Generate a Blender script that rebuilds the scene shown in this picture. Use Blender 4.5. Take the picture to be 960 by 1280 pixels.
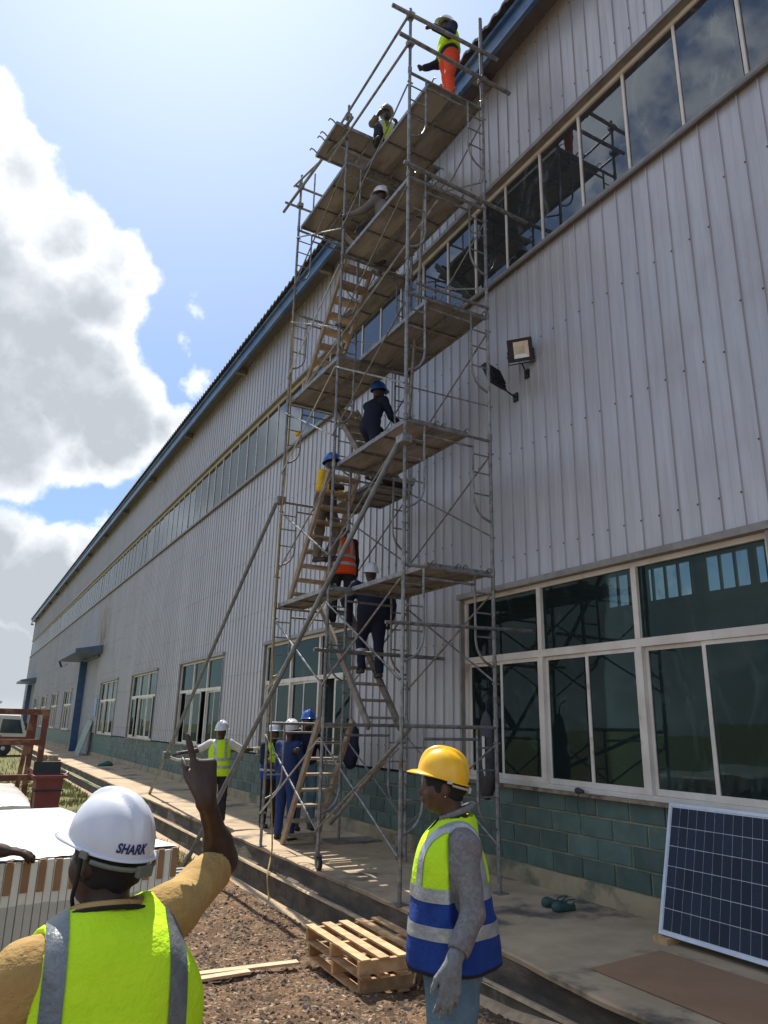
import bpy, bmesh, math, random
import numpy as np
from mathutils import Vector, Matrix
random.seed(7); rng = np.random.default_rng(7)
for _o in list(bpy.data.objects): bpy.data.objects.remove(_o)
scene = bpy.context.scene
COL = scene.collection
rad = math.radians

# ------------------------------------------------------------------ camera
FPX = 914.0
def _n(v):
    v = np.array(v, float); return v/np.linalg.norm(v)
_Z = _n((65, 3130, -FPX)); _Y = _n((-535, -256, -FPX)); _Y = _n(_Y-_Z*np.dot(_Y, _Z)); _X = np.cross(_Y, _Z)
CR = np.array([_X, _Y, _Z])                     # camera axes -> world axes
CAMZ = 1.72
cam = bpy.data.objects.new('camera', bpy.data.cameras.new('camera'))
COL.objects.link(cam)
M = Matrix([list(r) for r in CR]).to_4x4(); M.translation = Vector((0, 0, CAMZ))
cam.matrix_world = M
cam.data.sensor_fit = 'HORIZONTAL'; cam.data.sensor_width = 36; cam.data.lens = 36*FPX/960
cam.data.clip_start = 0.05; cam.data.clip_end = 4000
scene.camera = cam
def pix(px, py): return CR @ np.array([px-480, 640-py, -FPX])

# ------------------------------------------------------------------ light, sky, exposure
SUN = Vector((0.050, 0.50, 0.864)).normalized()   # towards the sun
sun_el = math.asin(SUN.z); sun_az = math.atan2(SUN.x, SUN.y)
sd = bpy.data.lights.new('sun', 'SUN'); sd.energy = 3.8; sd.angle = rad(0.53); sd.color = (1, .945, .86)
so = bpy.data.objects.new('sun', sd); COL.objects.link(so)
so.rotation_euler = SUN.to_track_quat('Z', 'Y').to_euler(); so.location = (0, 0, 40)
scene.view_settings.view_transform = 'Standard'; scene.view_settings.look = 'None'
scene.view_settings.gamma = 1; scene.view_settings.exposure = EXPO = 0.84

W = bpy.data.worlds.new('World'); scene.world = W; W.use_nodes = True
wt = W.node_tree; wt.nodes.clear()
def nd(t, typ, **k):
    n = t.nodes.new(typ)
    for a, v in k.items():
        if a == 'op': n.operation = v
        elif a.startswith('i_'):
            n.inputs[int(a[2:])].default_value = v
        else: setattr(n, a, v)
    return n
def lk(t, a, b): t.links.new(a, b)
def mth(t, op, a, b=None, clamp=False):
    n = t.nodes.new('ShaderNodeMath'); n.operation = op; n.use_clamp = clamp
    for i, v in enumerate((a, b)):
        if v is None: continue
        if isinstance(v, (int, float)): n.inputs[i].default_value = v
        else: t.links.new(v, n.inputs[i])
    return n.outputs[0]
def vmth(t, op, a, b=None):
    n = t.nodes.new('ShaderNodeVectorMath'); n.operation = op
    for i, v in enumerate((a, b)):
        if v is None: continue
        if isinstance(v, (tuple, list, Vector)): n.inputs[i].default_value = v
        else: t.links.new(v, n.inputs[i])
    return n
def smooth(t, v, a, b):
    n = t.nodes.new('ShaderNodeMapRange'); n.interpolation_type = 'SMOOTHSTEP'
    n.inputs[1].default_value = a; n.inputs[2].default_value = b
    t.links.new(v, n.inputs[0]); return n.outputs[0]
def mixc(t, fac, a, b, blend='MIX'):
    n = t.nodes.new('ShaderNodeMix'); n.data_type = 'RGBA'; n.blend_type = blend
    for s, v in ((n.inputs[0], fac), (n.inputs[6], a), (n.inputs[7], b)):
        if isinstance(v, (int, float)): s.default_value = v
        elif isinstance(v, (tuple, list)): s.default_value = (*v[:3], 1)
        else: t.links.new(v, s)
    return n.outputs[2]
def noise(t, vec, scale, detail=4, rough=.5, dist=0, ntype=None):
    n = t.nodes.new('ShaderNodeTexNoise'); n.inputs['Scale'].default_value = scale
    n.inputs['Detail'].default_value = detail; n.inputs['Roughness'].default_value = rough
    n.inputs['Distortion'].default_value = dist
    if ntype: n.noise_type = ntype
    if vec is not None: t.links.new(vec, n.inputs['Vector'])
    return n
tc = nd(wt, 'ShaderNodeTexCoord'); D = vmth(wt, 'NORMALIZE', tc.outputs['Generated']).outputs[0]
sky = nd(wt, 'ShaderNodeTexSky', sky_type='NISHITA', sun_disc=False, sun_elevation=sun_el, sun_rotation=sun_az,
         altitude=100, air_density=1.0, dust_density=1.0, ozone_density=1.4)
# cumulus: a field of soft round cells placed in the sky, broken up by noise
wn = noise(wt, D, 7, 6, .6)
wv = vmth(wt, 'SUBTRACT', wn.outputs['Color'], (.5, .5, .5)).outputs[0]
wv = vmth(wt, 'MULTIPLY', wv, (.13, .13, .13)).outputs[0]
DW = vmth(wt, 'ADD', D, wv).outputs[0]
cells = [(-90, 235, 105), (-25, 135, 62), (15, 225, 70), (70, 290, 70), (120, 340, 62), (-40, 330, 130), (30, 400, 130), (75, 480, 115), (-20, 520, 130), (140, 520, 95),
         (205, 530, 55), (110, 380, 75), (60, 300, 55), (95, 560, 60), (248, 385, 20), (232, 425, 12), (243, 470, 28),
         (50, 745, 95), (-40, 720, 110), (0, 850, 120), (110, 700, 55), (150, 650, 26), (115, 770, 60), (-180, 700, 200), (-300, 450, 200), (130, 660, 16)]
fld = None
for (px, py, pr) in cells:
    c = _n(pix(px, py)); c2 = _n(pix(px+pr, py)); r = float(np.linalg.norm(c-c2))
    d = vmth(wt, 'DISTANCE', DW, tuple(c)).outputs['Value']
    v = mth(wt, 'SUBTRACT', 1.0, mth(wt, 'DIVIDE', d, r))
    v = mth(wt, 'MULTIPLY', v, min(1, r/.10))
    fld = v if fld is None else mth(wt, 'MAXIMUM', fld, v)
gn = noise(wt, vmth(wt, 'ADD', D, (3.1, .2, 1.7)).outputs[0], 2.3, 7, .55)
sep = nd(wt, 'ShaderNodeSeparateXYZ'); lk(wt, D, sep.inputs[0])
# elsewhere: scattered clouds of the same kind (kept off the clear part of the sky ahead)
ahead = vmth(wt, 'DOT_PRODUCT', D, tuple(_n(pix(330, 230)))).outputs['Value']
gen = mth(wt, 'SUBTRACT', gn.outputs[0], .50)
gen = mth(wt, 'MULTIPLY', gen, 3.0)
gen = mth(wt, 'SUBTRACT', gen, mth(wt, 'MULTIPLY', smooth(wt, ahead, .72, .97), 2.0))
fld = mth(wt, 'MAXIMUM', fld, gen)
det = noise(wt, D, 13, 10, .60)
det2 = noise(wt, vmth(wt, 'ADD', D, tuple(SUN*0.03)).outputs[0], 13, 10, .60)
f2 = mth(wt, 'ADD', fld, mth(wt, 'MULTIPLY', mth(wt, 'SUBTRACT', det.outputs[0], .5), .55))
mask = smooth(wt, f2, .0, .20)
mask = mth(wt, 'MULTIPLY', mask, smooth(wt, sep.outputs[2], -.01, .03))
f3 = mth(wt, 'ADD', fld, mth(wt, 'MULTIPLY', mth(wt, 'SUBTRACT', det.outputs[0], .5), .20))
thick = smooth(wt, f3, .04, .62)
lit = mth(wt, 'MULTIPLY', mth(wt, 'SUBTRACT', det.outputs[0], det2.outputs[0]), .9)
big = noise(wt, DW, 4.5, 3, .45)
shade = mth(wt, 'ADD', mth(wt, 'SUBTRACT', 1.0, mth(wt, 'MULTIPLY', thick, .98)), lit)
shade = mth(wt, 'ADD', shade, mth(wt, 'MULTIPLY', mth(wt, 'SUBTRACT', sep.outputs[2], .42), .85))
shade = mth(wt, 'ADD', shade, mth(wt, 'MULTIPLY', mth(wt, 'SUBTRACT', big.outputs[0], .5), .55), clamp=True)
ccol = mixc(wt, shade, (3.3, 3.55, 3.85), (7.2, 7.4, 7.7))
# thin bright veil round the sun
sdot = vmth(wt, 'DOT_PRODUCT', D, tuple(SUN)).outputs['Value']
veil = mth(wt, 'POWER', mth(wt, 'MAXIMUM', sdot, 0.0), 7.0)
veil = mth(wt, 'MULTIPLY', veil, .5)
lum = vmth(wt, 'DOT_PRODUCT', sky.outputs[0], (.2, .6, .2)).outputs['Value']
att = mth(wt, 'DIVIDE', 1.0, mth(wt, 'ADD', 1.0, mth(wt, 'MULTIPLY', lum, .10)))
ac = nd(wt, 'ShaderNodeCombineXYZ')
for _i in range(3): lk(wt, att, ac.inputs[_i])
skyc = mixc(wt, 1.0, sky.outputs[0], ac.outputs[0], 'MULTIPLY')
skyc = mixc(wt, 1.0, skyc, (.90, 1.05, 1.20), 'MULTIPLY')
base = mixc(wt, veil, skyc, (5.7, 6.7, 8.0))
hz = smooth(wt, sep.outputs[2], .25, -.02)
base = mixc(wt, mth(wt, 'MULTIPLY', hz, .5), base, (5.0, 5.6, 6.4))
out = mixc(wt, mask, base, ccol)
bg = nd(wt, 'ShaderNodeBackground'); bg.inputs[1].default_value = .098
lk(wt, out, bg.inputs[0])
wo = nd(wt, 'ShaderNodeOutputWorld'); lk(wt, bg.outputs[0], wo.inputs[0])

# ------------------------------------------------------------------ materials
MAT = {}
def mat(name, col, rough=.7, metal=0, col2=None, scale=6, bump=.0, bscale=60, stretch=None, rand=0, spec=.5, detail=5,
        col3=None, scale3=1.2, thr3=(.5, .62), coat=0, coords='Object', bdist=.01, sheen=0, rr=.12):
    if name in MAT: return MAT[name]
    m = bpy.data.materials.new(name); m.use_nodes = True; t = m.node_tree
    b = t.nodes['Principled BSDF']; MAT[name] = m
    tcn = nd(t, 'ShaderNodeTexCoord')
    if coords == 'World':
        g = nd(t, 'ShaderNodeNewGeometry'); vec = g.outputs['Position']
    else: vec = tcn.outputs[coords]
    if stretch: vec = vmth(t, 'MULTIPLY', vec, stretch).outputs[0]
    if rand:
        oi = nd(t, 'ShaderNodeObjectInfo')
        off = vmth(t, 'MULTIPLY', oi.outputs['Location'], (1, 1, 1)).outputs[0]
        cmb = nd(t, 'ShaderNodeCombineXYZ'); lk(t, mth(t, 'MULTIPLY', oi.outputs['Random'], 37.0), cmb.inputs[0]); lk(t, mth(t, 'MULTIPLY', oi.outputs['Random'], 11.0), cmb.inputs[2])
        vec = vmth(t, 'ADD', vec, cmb.outputs[0]).outputs[0]
    n1 = noise(t, vec, scale, detail, .6)
    c = mixc(t, smooth(t, n1.outputs[0], .32, .68), col, col2 if col2 else tuple(x*.82 for x in col))
    if col3:
        n3 = noise(t, vec, scale3, 6, .62)
        c = mixc(t, smooth(t, n3.outputs[0], *thr3), c, col3)
    if rand:
        c = mixc(t, 1.0, c, mixc(t, oi.outputs['Random'], (1-rand,)*3, (1+rand,)*3), 'MULTIPLY')
    lk(t, c, b.inputs['Base Color'])
    b.inputs['Metallic'].default_value = metal
    b.inputs['Specular IOR Level'].default_value = spec
    r = mth(t, 'ADD', rough-rr/2, mth(t, 'MULTIPLY', n1.outputs[0], rr), clamp=True); lk(t, r, b.inputs['Roughness'])
    if coat: b.inputs['Coat Weight'].default_value = coat; b.inputs['Coat Roughness'].default_value = .12
    if sheen: b.inputs['Sheen Weight'].default_value = sheen
    if bump:
        nb = noise(t, vec, bscale, 5, .65); bm = nd(t, 'ShaderNodeBump'); bm.inputs['Strength'].default_value = bump
        bm.inputs['Distance'].default_value = bdist; lk(t, nb.outputs[0], bm.inputs['Height']); lk(t, bm.outputs[0], b.inputs['Normal'])
    return m
def glass(name, tint, trans, base_refl, dirt=(.12, .13, .12), dirtamt=.12, reflc=(.8, .85, .87), ior=1.5):
    m = bpy.data.materials.new(name); m.use_nodes = True; t = m.node_tree; t.nodes.clear(); MAT[name] = m
    tr = nd(t, 'ShaderNodeBsdfTransparent'); tr.inputs[0].default_value = (*[x*trans for x in tint], 1)
    df = nd(t, 'ShaderNodeBsdfDiffuse'); df.inputs[0].default_value = (*dirt, 1)
    gl = nd(t, 'ShaderNodeBsdfGlossy'); gl.inputs['Roughness'].default_value = .015; gl.inputs[0].default_value = (*reflc, 1)
    g = nd(t, 'ShaderNodeNewGeometry'); oi = nd(t, 'ShaderNodeObjectInfo')
    p = vmth(t, 'ADD', g.outputs['Position'], oi.outputs['Location']).outputs[0]
    n1 = noise(t, vmth(t, 'MULTIPLY', p, (1, 1, .55)).outputs[0], 2.6, 7, .68, 1.2)
    s = smooth(t, n1.outputs[0], .53, .72)
    m1 = nd(t, 'ShaderNodeMixShader'); lk(t, mth(t, 'ADD', dirtamt*.35, mth(t, 'MULTIPLY', s, dirtamt)), m1.inputs[0]); lk(t, tr.outputs[0], m1.inputs[1]); lk(t, df.outputs[0], m1.inputs[2])
    fr = nd(t, 'ShaderNodeFresnel'); fr.inputs[0].default_value = ior
    fac = mth(t, 'ADD', mth(t, 'MULTIPLY', fr.outputs[0], 1.0-base_refl), base_refl, clamp=True)
    nb = noise(t, p, 1.1, 2, .5); bm = nd(t, 'ShaderNodeBump'); bm.inputs['Strength'].default_value = .06; bm.inputs['Distance'].default_value = .02
    lk(t, nb.outputs[0], bm.inputs['Height']); lk(t, bm.outputs[0], gl.inputs['Normal'])
    m2 = nd(t, 'ShaderNodeMixShader'); lk(t, fac, m2.inputs[0]); lk(t, m1.outputs[0], m2.inputs[1]); lk(t, gl.outputs[0], m2.inputs[2])
    o = nd(t, 'ShaderNodeOutputMaterial'); lk(t, m2.outputs[0], o.inputs[0]); return m

# ------------------------------------------------------------------ mesh helpers
class MB:
    def __init__(s): s.v = []; s.f = []; s.sm = False
    def add(s, vs, fs):
        o = len(s.v); s.v += [tuple(map(float, p)) for p in vs]; s.f += [tuple(i+o for i in f) for f in fs]; return s
    def box(s, lo, hi):
        (a, b, c), (d, e, f) = lo, hi
        return s.add([(a, b, c), (d, b, c), (d, e, c), (a, e, c), (a, b, f), (d, b, f), (d, e, f), (a, e, f)],
                     [(0, 3, 2, 1), (4, 5, 6, 7), (0, 1, 5, 4), (1, 2, 6, 5), (2, 3, 7, 6), (3, 0, 4, 7)])
    def obox(s, c, ax, ay, az):      # oriented box: centre and half-axis vectors
        c, ax, ay, az = (np.array(q, float) for q in (c, ax, ay, az))
        vs = [c+i*ax+j*ay+k*az for k in (-1, 1) for (i, j) in ((-1, -1), (1, -1), (1, 1), (-1, 1))]
        if np.dot(np.cross(ax, ay), az) < 0: vs = vs[4:]+vs[:4]
        return s.add(vs, [(0, 3, 2, 1), (4, 5, 6, 7), (0, 1, 5, 4), (1, 2, 6, 5), (2, 3, 7, 6), (3, 0, 4, 7)])
    def beam(s, a, b, w, h, up=(0, 0, 1)):
        a, b, up = (np.array(q, float) for q in (a, b, up)); d = b-a; L = np.linalg.norm(d); d /= L
        x = np.cross(d, up); x /= np.linalg.norm(x); z = np.cross(x, d)
        return s.obox((a+b)/2, d*L/2, x*w/2, z*h/2)
    def tube(s, pts, r, n=8, cap=True):
        pts = [np.array(p, float) for p in pts]; o = len(s.v); m = len(pts); prev = None
        for i, p in enumerate(pts):
            d = _n(pts[min(i+1, m-1)]-pts[max(i-1, 0)])
            if prev is None: u = _n(np.cross(d, (0, 0, 1) if abs(d[2]) < .9 else (1, 0, 0)))
            else: u = _n(prev-d*np.dot(prev, d))
            prev = u; w = np.cross(d, u); rr = r[i] if isinstance(r, (list, tuple)) else r
            for k in range(n):
                a = 2*math.pi*k/n; s.v.append(tuple(p+rr*(math.cos(a)*u+math.sin(a)*w)))
        for i in range(m-1):
            for k in range(n):
                k2 = (k+1) % n; s.f.append((o+i*n+k, o+i*n+k2, o+(i+1)*n+k2, o+(i+1)*n+k))
        if cap:
            s.f.append(tuple(o+k for k in range(n-1, -1, -1))); s.f.append(tuple(o+(m-1)*n+k for k in range(n)))
        s.sm = True; return s
    def lathe(s, prof, c, n=16, axis='z'):
        o = len(s.v)
        for (r, h) in prof:
            for k in range(n):
                a = 2*math.pi*k/n; q = (r*math.cos(a), r*math.sin(a), h)
                if axis == 'x': q = (q[2], q[0], q[1])
                if axis == 'y': q = (q[1], q[2], q[0])
                s.v.append((c[0]+q[0], c[1]+q[1], c[2]+q[2]))
        for i in range(len(prof)-1):
            for k in range(n):
                k2 = (k+1) % n; s.f.append((o+i*n+k, o+i*n+k2, o+(i+1)*n+k2, o+(i+1)*n+k))
        s.f.append(tuple(o+k for k in range(n-1, -1, -1))); s.f.append(tuple(o+(len(prof)-1)*n+k for k in range(n)))
        return s
    def prism(s, poly, z0, z1, bottom=True):
        n = len(poly); o = len(s.v)
        s.v += [(p[0], p[1], z0) for p in poly]+[(p[0], p[1], z1) for p in poly]
        s.f.append(tuple(o+n+k for k in range(n)))
        if bottom: s.f.append(tuple(o+k for k in range(n-1, -1, -1)))
        for k in range(n): s.f.append((o+k, o+(k+1) % n, o+n+(k+1) % n, o+n+k))
        return s
WL = {}
def wloc(o): return WL.get(o.name, np.zeros(3)) if o is not None else np.zeros(3)
def link(o, parent=None, loc=(0, 0, 0)):
    COL.objects.link(o)
    o.location = loc
    if parent is not None: o.parent = parent
    WL[o.name] = wloc(parent)+np.array(loc, float)
    return o
def tag(o, label=None, cat=None, group=None, kind=None):
    if label: o['label'] = label
    if cat: o['category'] = cat
    if group: o['group'] = group
    if kind: o['kind'] = kind
    return o
def thing(name, label, cat, loc=(0, 0, 0), group=None, rotz=0):
    o = bpy.data.objects.new(name, None); o.empty_display_size = .2; link(o, None, loc); o.rotation_euler.z = rotz
    return tag(o, label, cat, group)
def mkmesh(name, mb, m, bevel=0, smooth_=None):
    me = bpy.data.meshes.new(name)
    me.from_pydata(mb.v, [], mb.f); me.update()
    if m is not None:
        for q in (m if isinstance(m, (list, tuple)) else [m]): me.materials.append(q)
    sm = mb.sm if smooth_ is None else smooth_
    if sm:
        me.polygons.foreach_set('use_smooth', [True]*len(me.polygons))
        try: me.set_sharp_from_angle(angle=rad(40))
        except Exception: pass
    return me
def obj(name, mb, m, parent=None, loc=None, world=True, bevel=0, smooth_=None):
    """one mesh object; mb in world coordinates (unrotated parents) unless world=False"""
    base = wloc(parent)
    if world:
        off = base if parent is not None else np.zeros(3)
        if loc is not None: off = off+np.array(loc, float)
        mb.v = [(p[0]-off[0], p[1]-off[1], p[2]-off[2]) for p in mb.v]
    me = mkmesh(name, mb, m, bevel, smooth_)
    o = bpy.data.objects.new(name, me); link(o, parent, loc or (0, 0, 0))
    if bevel:
        b = o.modifiers.new('b', 'BEVEL'); b.width = bevel; b.segments = 2; b.limit_method = 'ANGLE'; b.angle_limit = rad(40)
    return o
def inst(name, me, parent=None, loc=(0, 0, 0), rot=None, scale=None):
    o = bpy.data.objects.new(name, me); link(o, parent, loc)
    if rot is not None: o.rotation_euler = rot
    if scale is not None: o.scale = scale
    return o
def struct(name, mb, m, smooth_=None): return tag(obj(name, mb, m, smooth_=smooth_), kind='structure')

steel = mat('galvanised_steel', (.30, .30, .29), .5, .55, (.17, .165, .155), 14, .3, 120, rand=.12, col3=(.17, .10, .06), scale3=5, thr3=(.56, .70), coords='World')
steel_lt = mat('bright_galvanised_steel', (.55, .56, .56), .38, .7, (.38, .38, .37), 14, .2, 120, coords='World')
blue_pipe = mat('strut_steel', (.22, .25, .27), .42, .5, (.15, .17, .185), 9, .2, 90, coords='World')
ply = mat('deck_plywood', (.25, .235, .21), .85, 0, (.16, .15, .135), 5, .5, 40, rand=.18, coords='World', col3=(.28, .26, .23), scale3=2.2, stretch=(1.2, .35, 1))
woodm = mat('weathered_timber', (.36, .28, .195), .8, 0, (.24, .18, .12), 9, .5, 60, rand=.15, coords='World')
wood_new = mat('pallet_timber', (.56, .36, .18), .7, 0, (.36, .21, .10), 10, .5, 70, rand=.30, coords='World', stretch=(.7, 1, 1))
wood_pale = mat('pale_plank', (.62, .47, .30), .75, 0, (.50, .36, .22), 8, .4, 60, coords='World')
rubber = mat('black_rubber', (.02, .02, .021), .6, 0, (.03, .03, .03), 20)
# ------------------------------------------------------------------ setting: ground, platform, drain
def hfield(x, y):
    # earth beside the drain lies about half a metre below the platform and rises towards the near end
    e = np.interp(y, [-30, 2.6, 3.6, 5.0, 6.0, 8.0, 12, 20, 45, 70], [-.08, -.08, -.18, -.34, -.38, -.52, -.52, -.50, -.42, -.35])
    l = np.interp(y, [-30, 5.2, 7.5, 15, 30, 60], [-.05, -.06, -.16, -.33, -.42, -.35])
    t = np.clip((x-.9)/1.5, 0, 1); t = t*t*(3-2*t)
    return l*(1-t)+e*t
def fbm(x, y, s, seed=0):
    v = 0
    for i, a in enumerate((1, .5, .25, .13)):
        k = s*2**i; p = seed*1.7+i*2.3
        v = v+a*(np.sin(k*x+1.7*np.sin(k*.73*y+p))*np.cos(k*y*.91+1.3*np.sin(k*.61*x+p*2)+p))
    return v
xs = np.concatenate([[-900, -400, -160, -80, -40, -22, -14], np.arange(-9, 0, .35), np.arange(0, 3.9, .06), [3.9]])
ys = np.concatenate([[-500, -150, -50, -20, -8, -3], np.arange(0, 4, .25), np.arange(4, 13, .06), np.arange(13, 30, .3), np.arange(30, 92, 2), [120, 200, 400, 900]])
XX, YY = np.meshgrid(xs, ys); ZZ = hfield(XX, YY)
near = np.clip((14-YY)/4, 0, 1)*np.clip((XX+1)/1.5, 0, 1)
edge = np.clip((3.86-XX)/.25, 0, 1)
ZZ = ZZ+(.022*fbm(XX, YY, 2.1)+.010*fbm(XX, YY, 9.0, 3)+.006*fbm(XX, YY, 21, 5))*near*edge + .03*fbm(XX, YY, .8, 2)*np.clip((XX+9)/9, 0, 1)*(1-near)*edge
def grid_mb(XX, YY, ZZ):
    mb = MB(); ny, nx = XX.shape
    mb.v = np.stack([XX, YY, ZZ], -1).reshape(-1, 3).tolist()
    i = np.arange(ny*nx).reshape(ny, nx)
    mb.f = np.stack([i[:-1, :-1], i[:-1, 1:], i[1:, 1:], i[1:, :-1]], -1).reshape(-1, 4).tolist(); mb.sm = True
    return mb
def soil_mat():
    m = bpy.data.materials.new('soil'); m.use_nodes = True; t = m.node_tree; b = t.nodes['Principled BSDF']
    g = nd(t, 'ShaderNodeNewGeometry'); P_ = g.outputs['Position']
    n1 = noise(t, P_, 2.2, 9, .72); n2 = noise(t, P_, 14, 8, .75); n3 = noise(t, P_, 70, 5, .7)
    c = mixc(t, smooth(t, n1.outputs[0], .38, .62), (.215, .128, .07), (.095, .06, .038))
    c = mixc(t, smooth(t, n2.outputs[0], .47, .66), c, (.31, .215, .135))
    c = mixc(t, smooth(t, n3.outputs[0], .55, .72), c, (.036, .026, .022))
    # dry grass further along the wall
    sp = nd(t, 'ShaderNodeSeparateXYZ'); lk(t, P_, sp.inputs[0])
    n4 = noise(t, P_, .9, 6, .65)
    gm = mth(t, 'ADD', smooth(t, sp.outputs[1], 11, 17), mth(t, 'SUBTRACT', n4.outputs[0], .5))
    gc = mixc(t, smooth(t, n2.outputs[0], .4, .6), (.24, .20, .10), (.13, .15, .055))
    c = mixc(t, smooth(t, gm, .35, .65), c, gc)
    lk(t, c, b.inputs['Base Color']); b.inputs['Roughness'].default_value = .95; b.inputs['Specular IOR Level'].default_value = .2
    v = nd(t, 'ShaderNodeTexVoronoi'); v.inputs['Scale'].default_value = 34; lk(t, P_, v.inputs['Vector'])
    h = mth(t, 'ADD', mth(t, 'MULTIPLY', n2.outputs[0], 1.0), mth(t, 'MULTIPLY', v.outputs['Distance'], -.55))
    h = mth(t, 'ADD', h, mth(t, 'MULTIPLY', n3.outputs[0], .5))
    bm = nd(t, 'ShaderNodeBump'); bm.inputs['Strength'].default_value = .9; bm.inputs['Distance'].default_value = .03
    lk(t, h, bm.inputs['Height']); lk(t, bm.outputs[0], b.inputs['Normal']); return m
soil = soil_mat()
struct('ground', grid_mb(XX, YY, ZZ), soil)

conc = mat('platform_concrete', (.50, .375, .24), .9, 0, (.37, .275, .175), 1.6, .45, 45, coords='World', col3=(.10, .085, .07), scale3=.9, thr3=(.52, .66), detail=9)
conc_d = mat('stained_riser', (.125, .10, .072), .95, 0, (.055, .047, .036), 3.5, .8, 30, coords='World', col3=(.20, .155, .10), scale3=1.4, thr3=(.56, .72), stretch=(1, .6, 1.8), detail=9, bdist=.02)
sand_lit_m = mat('sand_and_sunlit_edge', (.50, .37, .235), .95, 0, (.36, .26, .16), 12, .6, 70, coords='World')  # sand by the drain; also the painted sunlit rim of the ledge
def edge_x(y, base, a, s): return base+a*fbm(np.asarray(y), 0*np.asarray(y)+s, 1.9, s)
def profile_run(name, sec, m, y0, y1, dy, jit):
    """a section (list of (x, z)) run along y with ragged edges"""
    Y_ = np.arange(y0, y1, dy); n = len(sec); mb = MB(); rows = []
    for y in Y_:
        j = jit if y < 16 else jit*.5
        rows.append([(x+(j*fbm(y, i*3.1, 3.3, i) if 0 < i < n-1 else 0), y, z+(j*.6*fbm(y, i*1.1+9, 4.1, i) if 0 < i < n-1 else 0)) for i, (x, z) in enumerate(sec)])
    mb.v = [p for r in rows for p in r]
    for a in range(len(rows)-1):
        for i in range(n-1): mb.f.append((a*n+i, (a+1)*n+i, (a+1)*n+i+1, a*n+i+1))
    mb.f = [f[::-1] for f in mb.f]
    o = struct(name, mb, m, smooth_=True); return o
# platform slabs: cast in bays with open joints
for k, (a, b) in enumerate([(-8, 2.9), (2.92, 9.3), (9.32, 15.7), (15.72, 22.1), (22.12, 30), (30.02, 38), (38.02, 46), (46.02, 56), (56.02, 70), (70.02, 92)]):
    Y_ = np.arange(a, b+.001, (b-a)/max(2, round((b-a)/.12)) if a < 16 else 1.0); mb = MB(); Y_[-1] = b
    for y in Y_:
        e = 4.13+.012*fbm(y, 1.0, 3.0, 4); d = .006*fbm(y, 2., 5., 1)
        if 2.9 < y < 5.3: e -= .10*min(1, (5.3-y)/1.2)
        mb.v += [(6.2, y, 0), (e+.02, y, 0), (e, y, -.012+d), (e+.010, y, -.045)]
    for i in range(len(Y_)-1):
        for q in range(3): mb.f.append((4*i+q, 4*i+4+q, 4*i+5+q, 4*i+1+q))
    n = 4*(len(Y_)-1); mb.f += [(0, 1, 2, 3), (n+3, n+2, n+1, n)]; mb.f = [f[::-1] for f in mb.f]
    struct('platform_slab', mb, conc, smooth_=False)
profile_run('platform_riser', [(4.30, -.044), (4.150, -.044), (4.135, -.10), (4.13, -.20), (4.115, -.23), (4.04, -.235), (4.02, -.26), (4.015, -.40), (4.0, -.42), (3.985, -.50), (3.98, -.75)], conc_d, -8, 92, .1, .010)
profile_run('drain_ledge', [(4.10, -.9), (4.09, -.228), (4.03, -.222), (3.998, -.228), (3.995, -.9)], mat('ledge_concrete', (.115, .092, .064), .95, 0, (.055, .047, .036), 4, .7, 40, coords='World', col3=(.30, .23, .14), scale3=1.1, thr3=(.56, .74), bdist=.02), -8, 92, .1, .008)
profile_run('ledge_sunlit_edge', [(4.06, -.224), (4.035, -.214), (4.004, -.215), (3.988, -.236)], sand_lit_m, -8, 92, .1, .005)  # pale strip: sunlight on the ledge's upper edge, put into the colour
Yn = np.arange(2.5, 40, .12); mb = MB()
for y in Yn:
    g = float(hfield(3.9, y)); w = .10+.025*math.sin(y*2.1)+.02*math.sin(y*5.3)
    mb.v += [(3.99, y, g+.035), (3.99-w*.5, y, g+.03), (3.99-w, y, g+.012), (3.99-w-.06, y, g-.03)]
for i in range(len(Yn)-1):
    for q in range(3): mb.f.append((4*i+q, 4*i+1+q, 4*i+5+q, 4*i+4+q))
mb.f = [f[::-1] for f in mb.f]; struct('sandy_drain_edge', mb, sand_lit_m, smooth_=True)

# loose chips and stones on the soil (countless)
def chips(name, n, m, smin, smax, flat, lab, xr=(.8, 3.85), yr=(4.2, 13)):
    x = rng.uniform(*xr, n); y = yr[0]+(yr[1]-yr[0])*rng.uniform(0, 1, n)**1.4; z = hfield(x, y)+(.022*fbm(x, y, 2.1)+.010*fbm(x, y, 9.0, 3)+.006*fbm(x, y, 21, 5))
    s = smin+(smax-smin)*rng.uniform(0, 1, n)**3
    tet = np.array([(-1, -.5, -.3), (.9, -.7, -.3), (.5, .8, -.3), (-.7, .6, -.3), (-.3, -.2, .6), (.35, .15, .55)], float)
    fs = np.array([(0, 1, 4, 4), (1, 5, 4, 4), (1, 2, 5, 5), (2, 3, 5, 5), (3, 4, 5, 5), (3, 0, 4, 4)])
    a = rng.uniform(0, 6.28, n); c, sn = np.cos(a), np.sin(a)
    V = tet[None]*(s[:, None, None]*np.array([1, rng.uniform(.35, 1), flat])[None, None])*rng.uniform(.6, 1.4, (n, 6, 3))
    Vx = V[..., 0]*c[:, None]-V[..., 1]*sn[:, None]+x[:, None]; Vy = V[..., 0]*sn[:, None]+V[..., 1]*c[:, None]+y[:, None]; Vz = V[..., 2]+z[:, None]+.2*s[:, None]*flat
    v = np.stack([Vx, Vy, Vz], -1).reshape(-1, 3).tolist(); base = (np.arange(n)*6)[:, None, None]
    f = (fs[None]+base).reshape(-1, 4).tolist(); f = [tuple(q[:3]) if q[2] == q[3] else tuple(q) for q in f]
    mb = MB(); mb.v = v; mb.f = f; return tag(obj(name, mb, m), lab, 'debris', kind='stuff')
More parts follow.
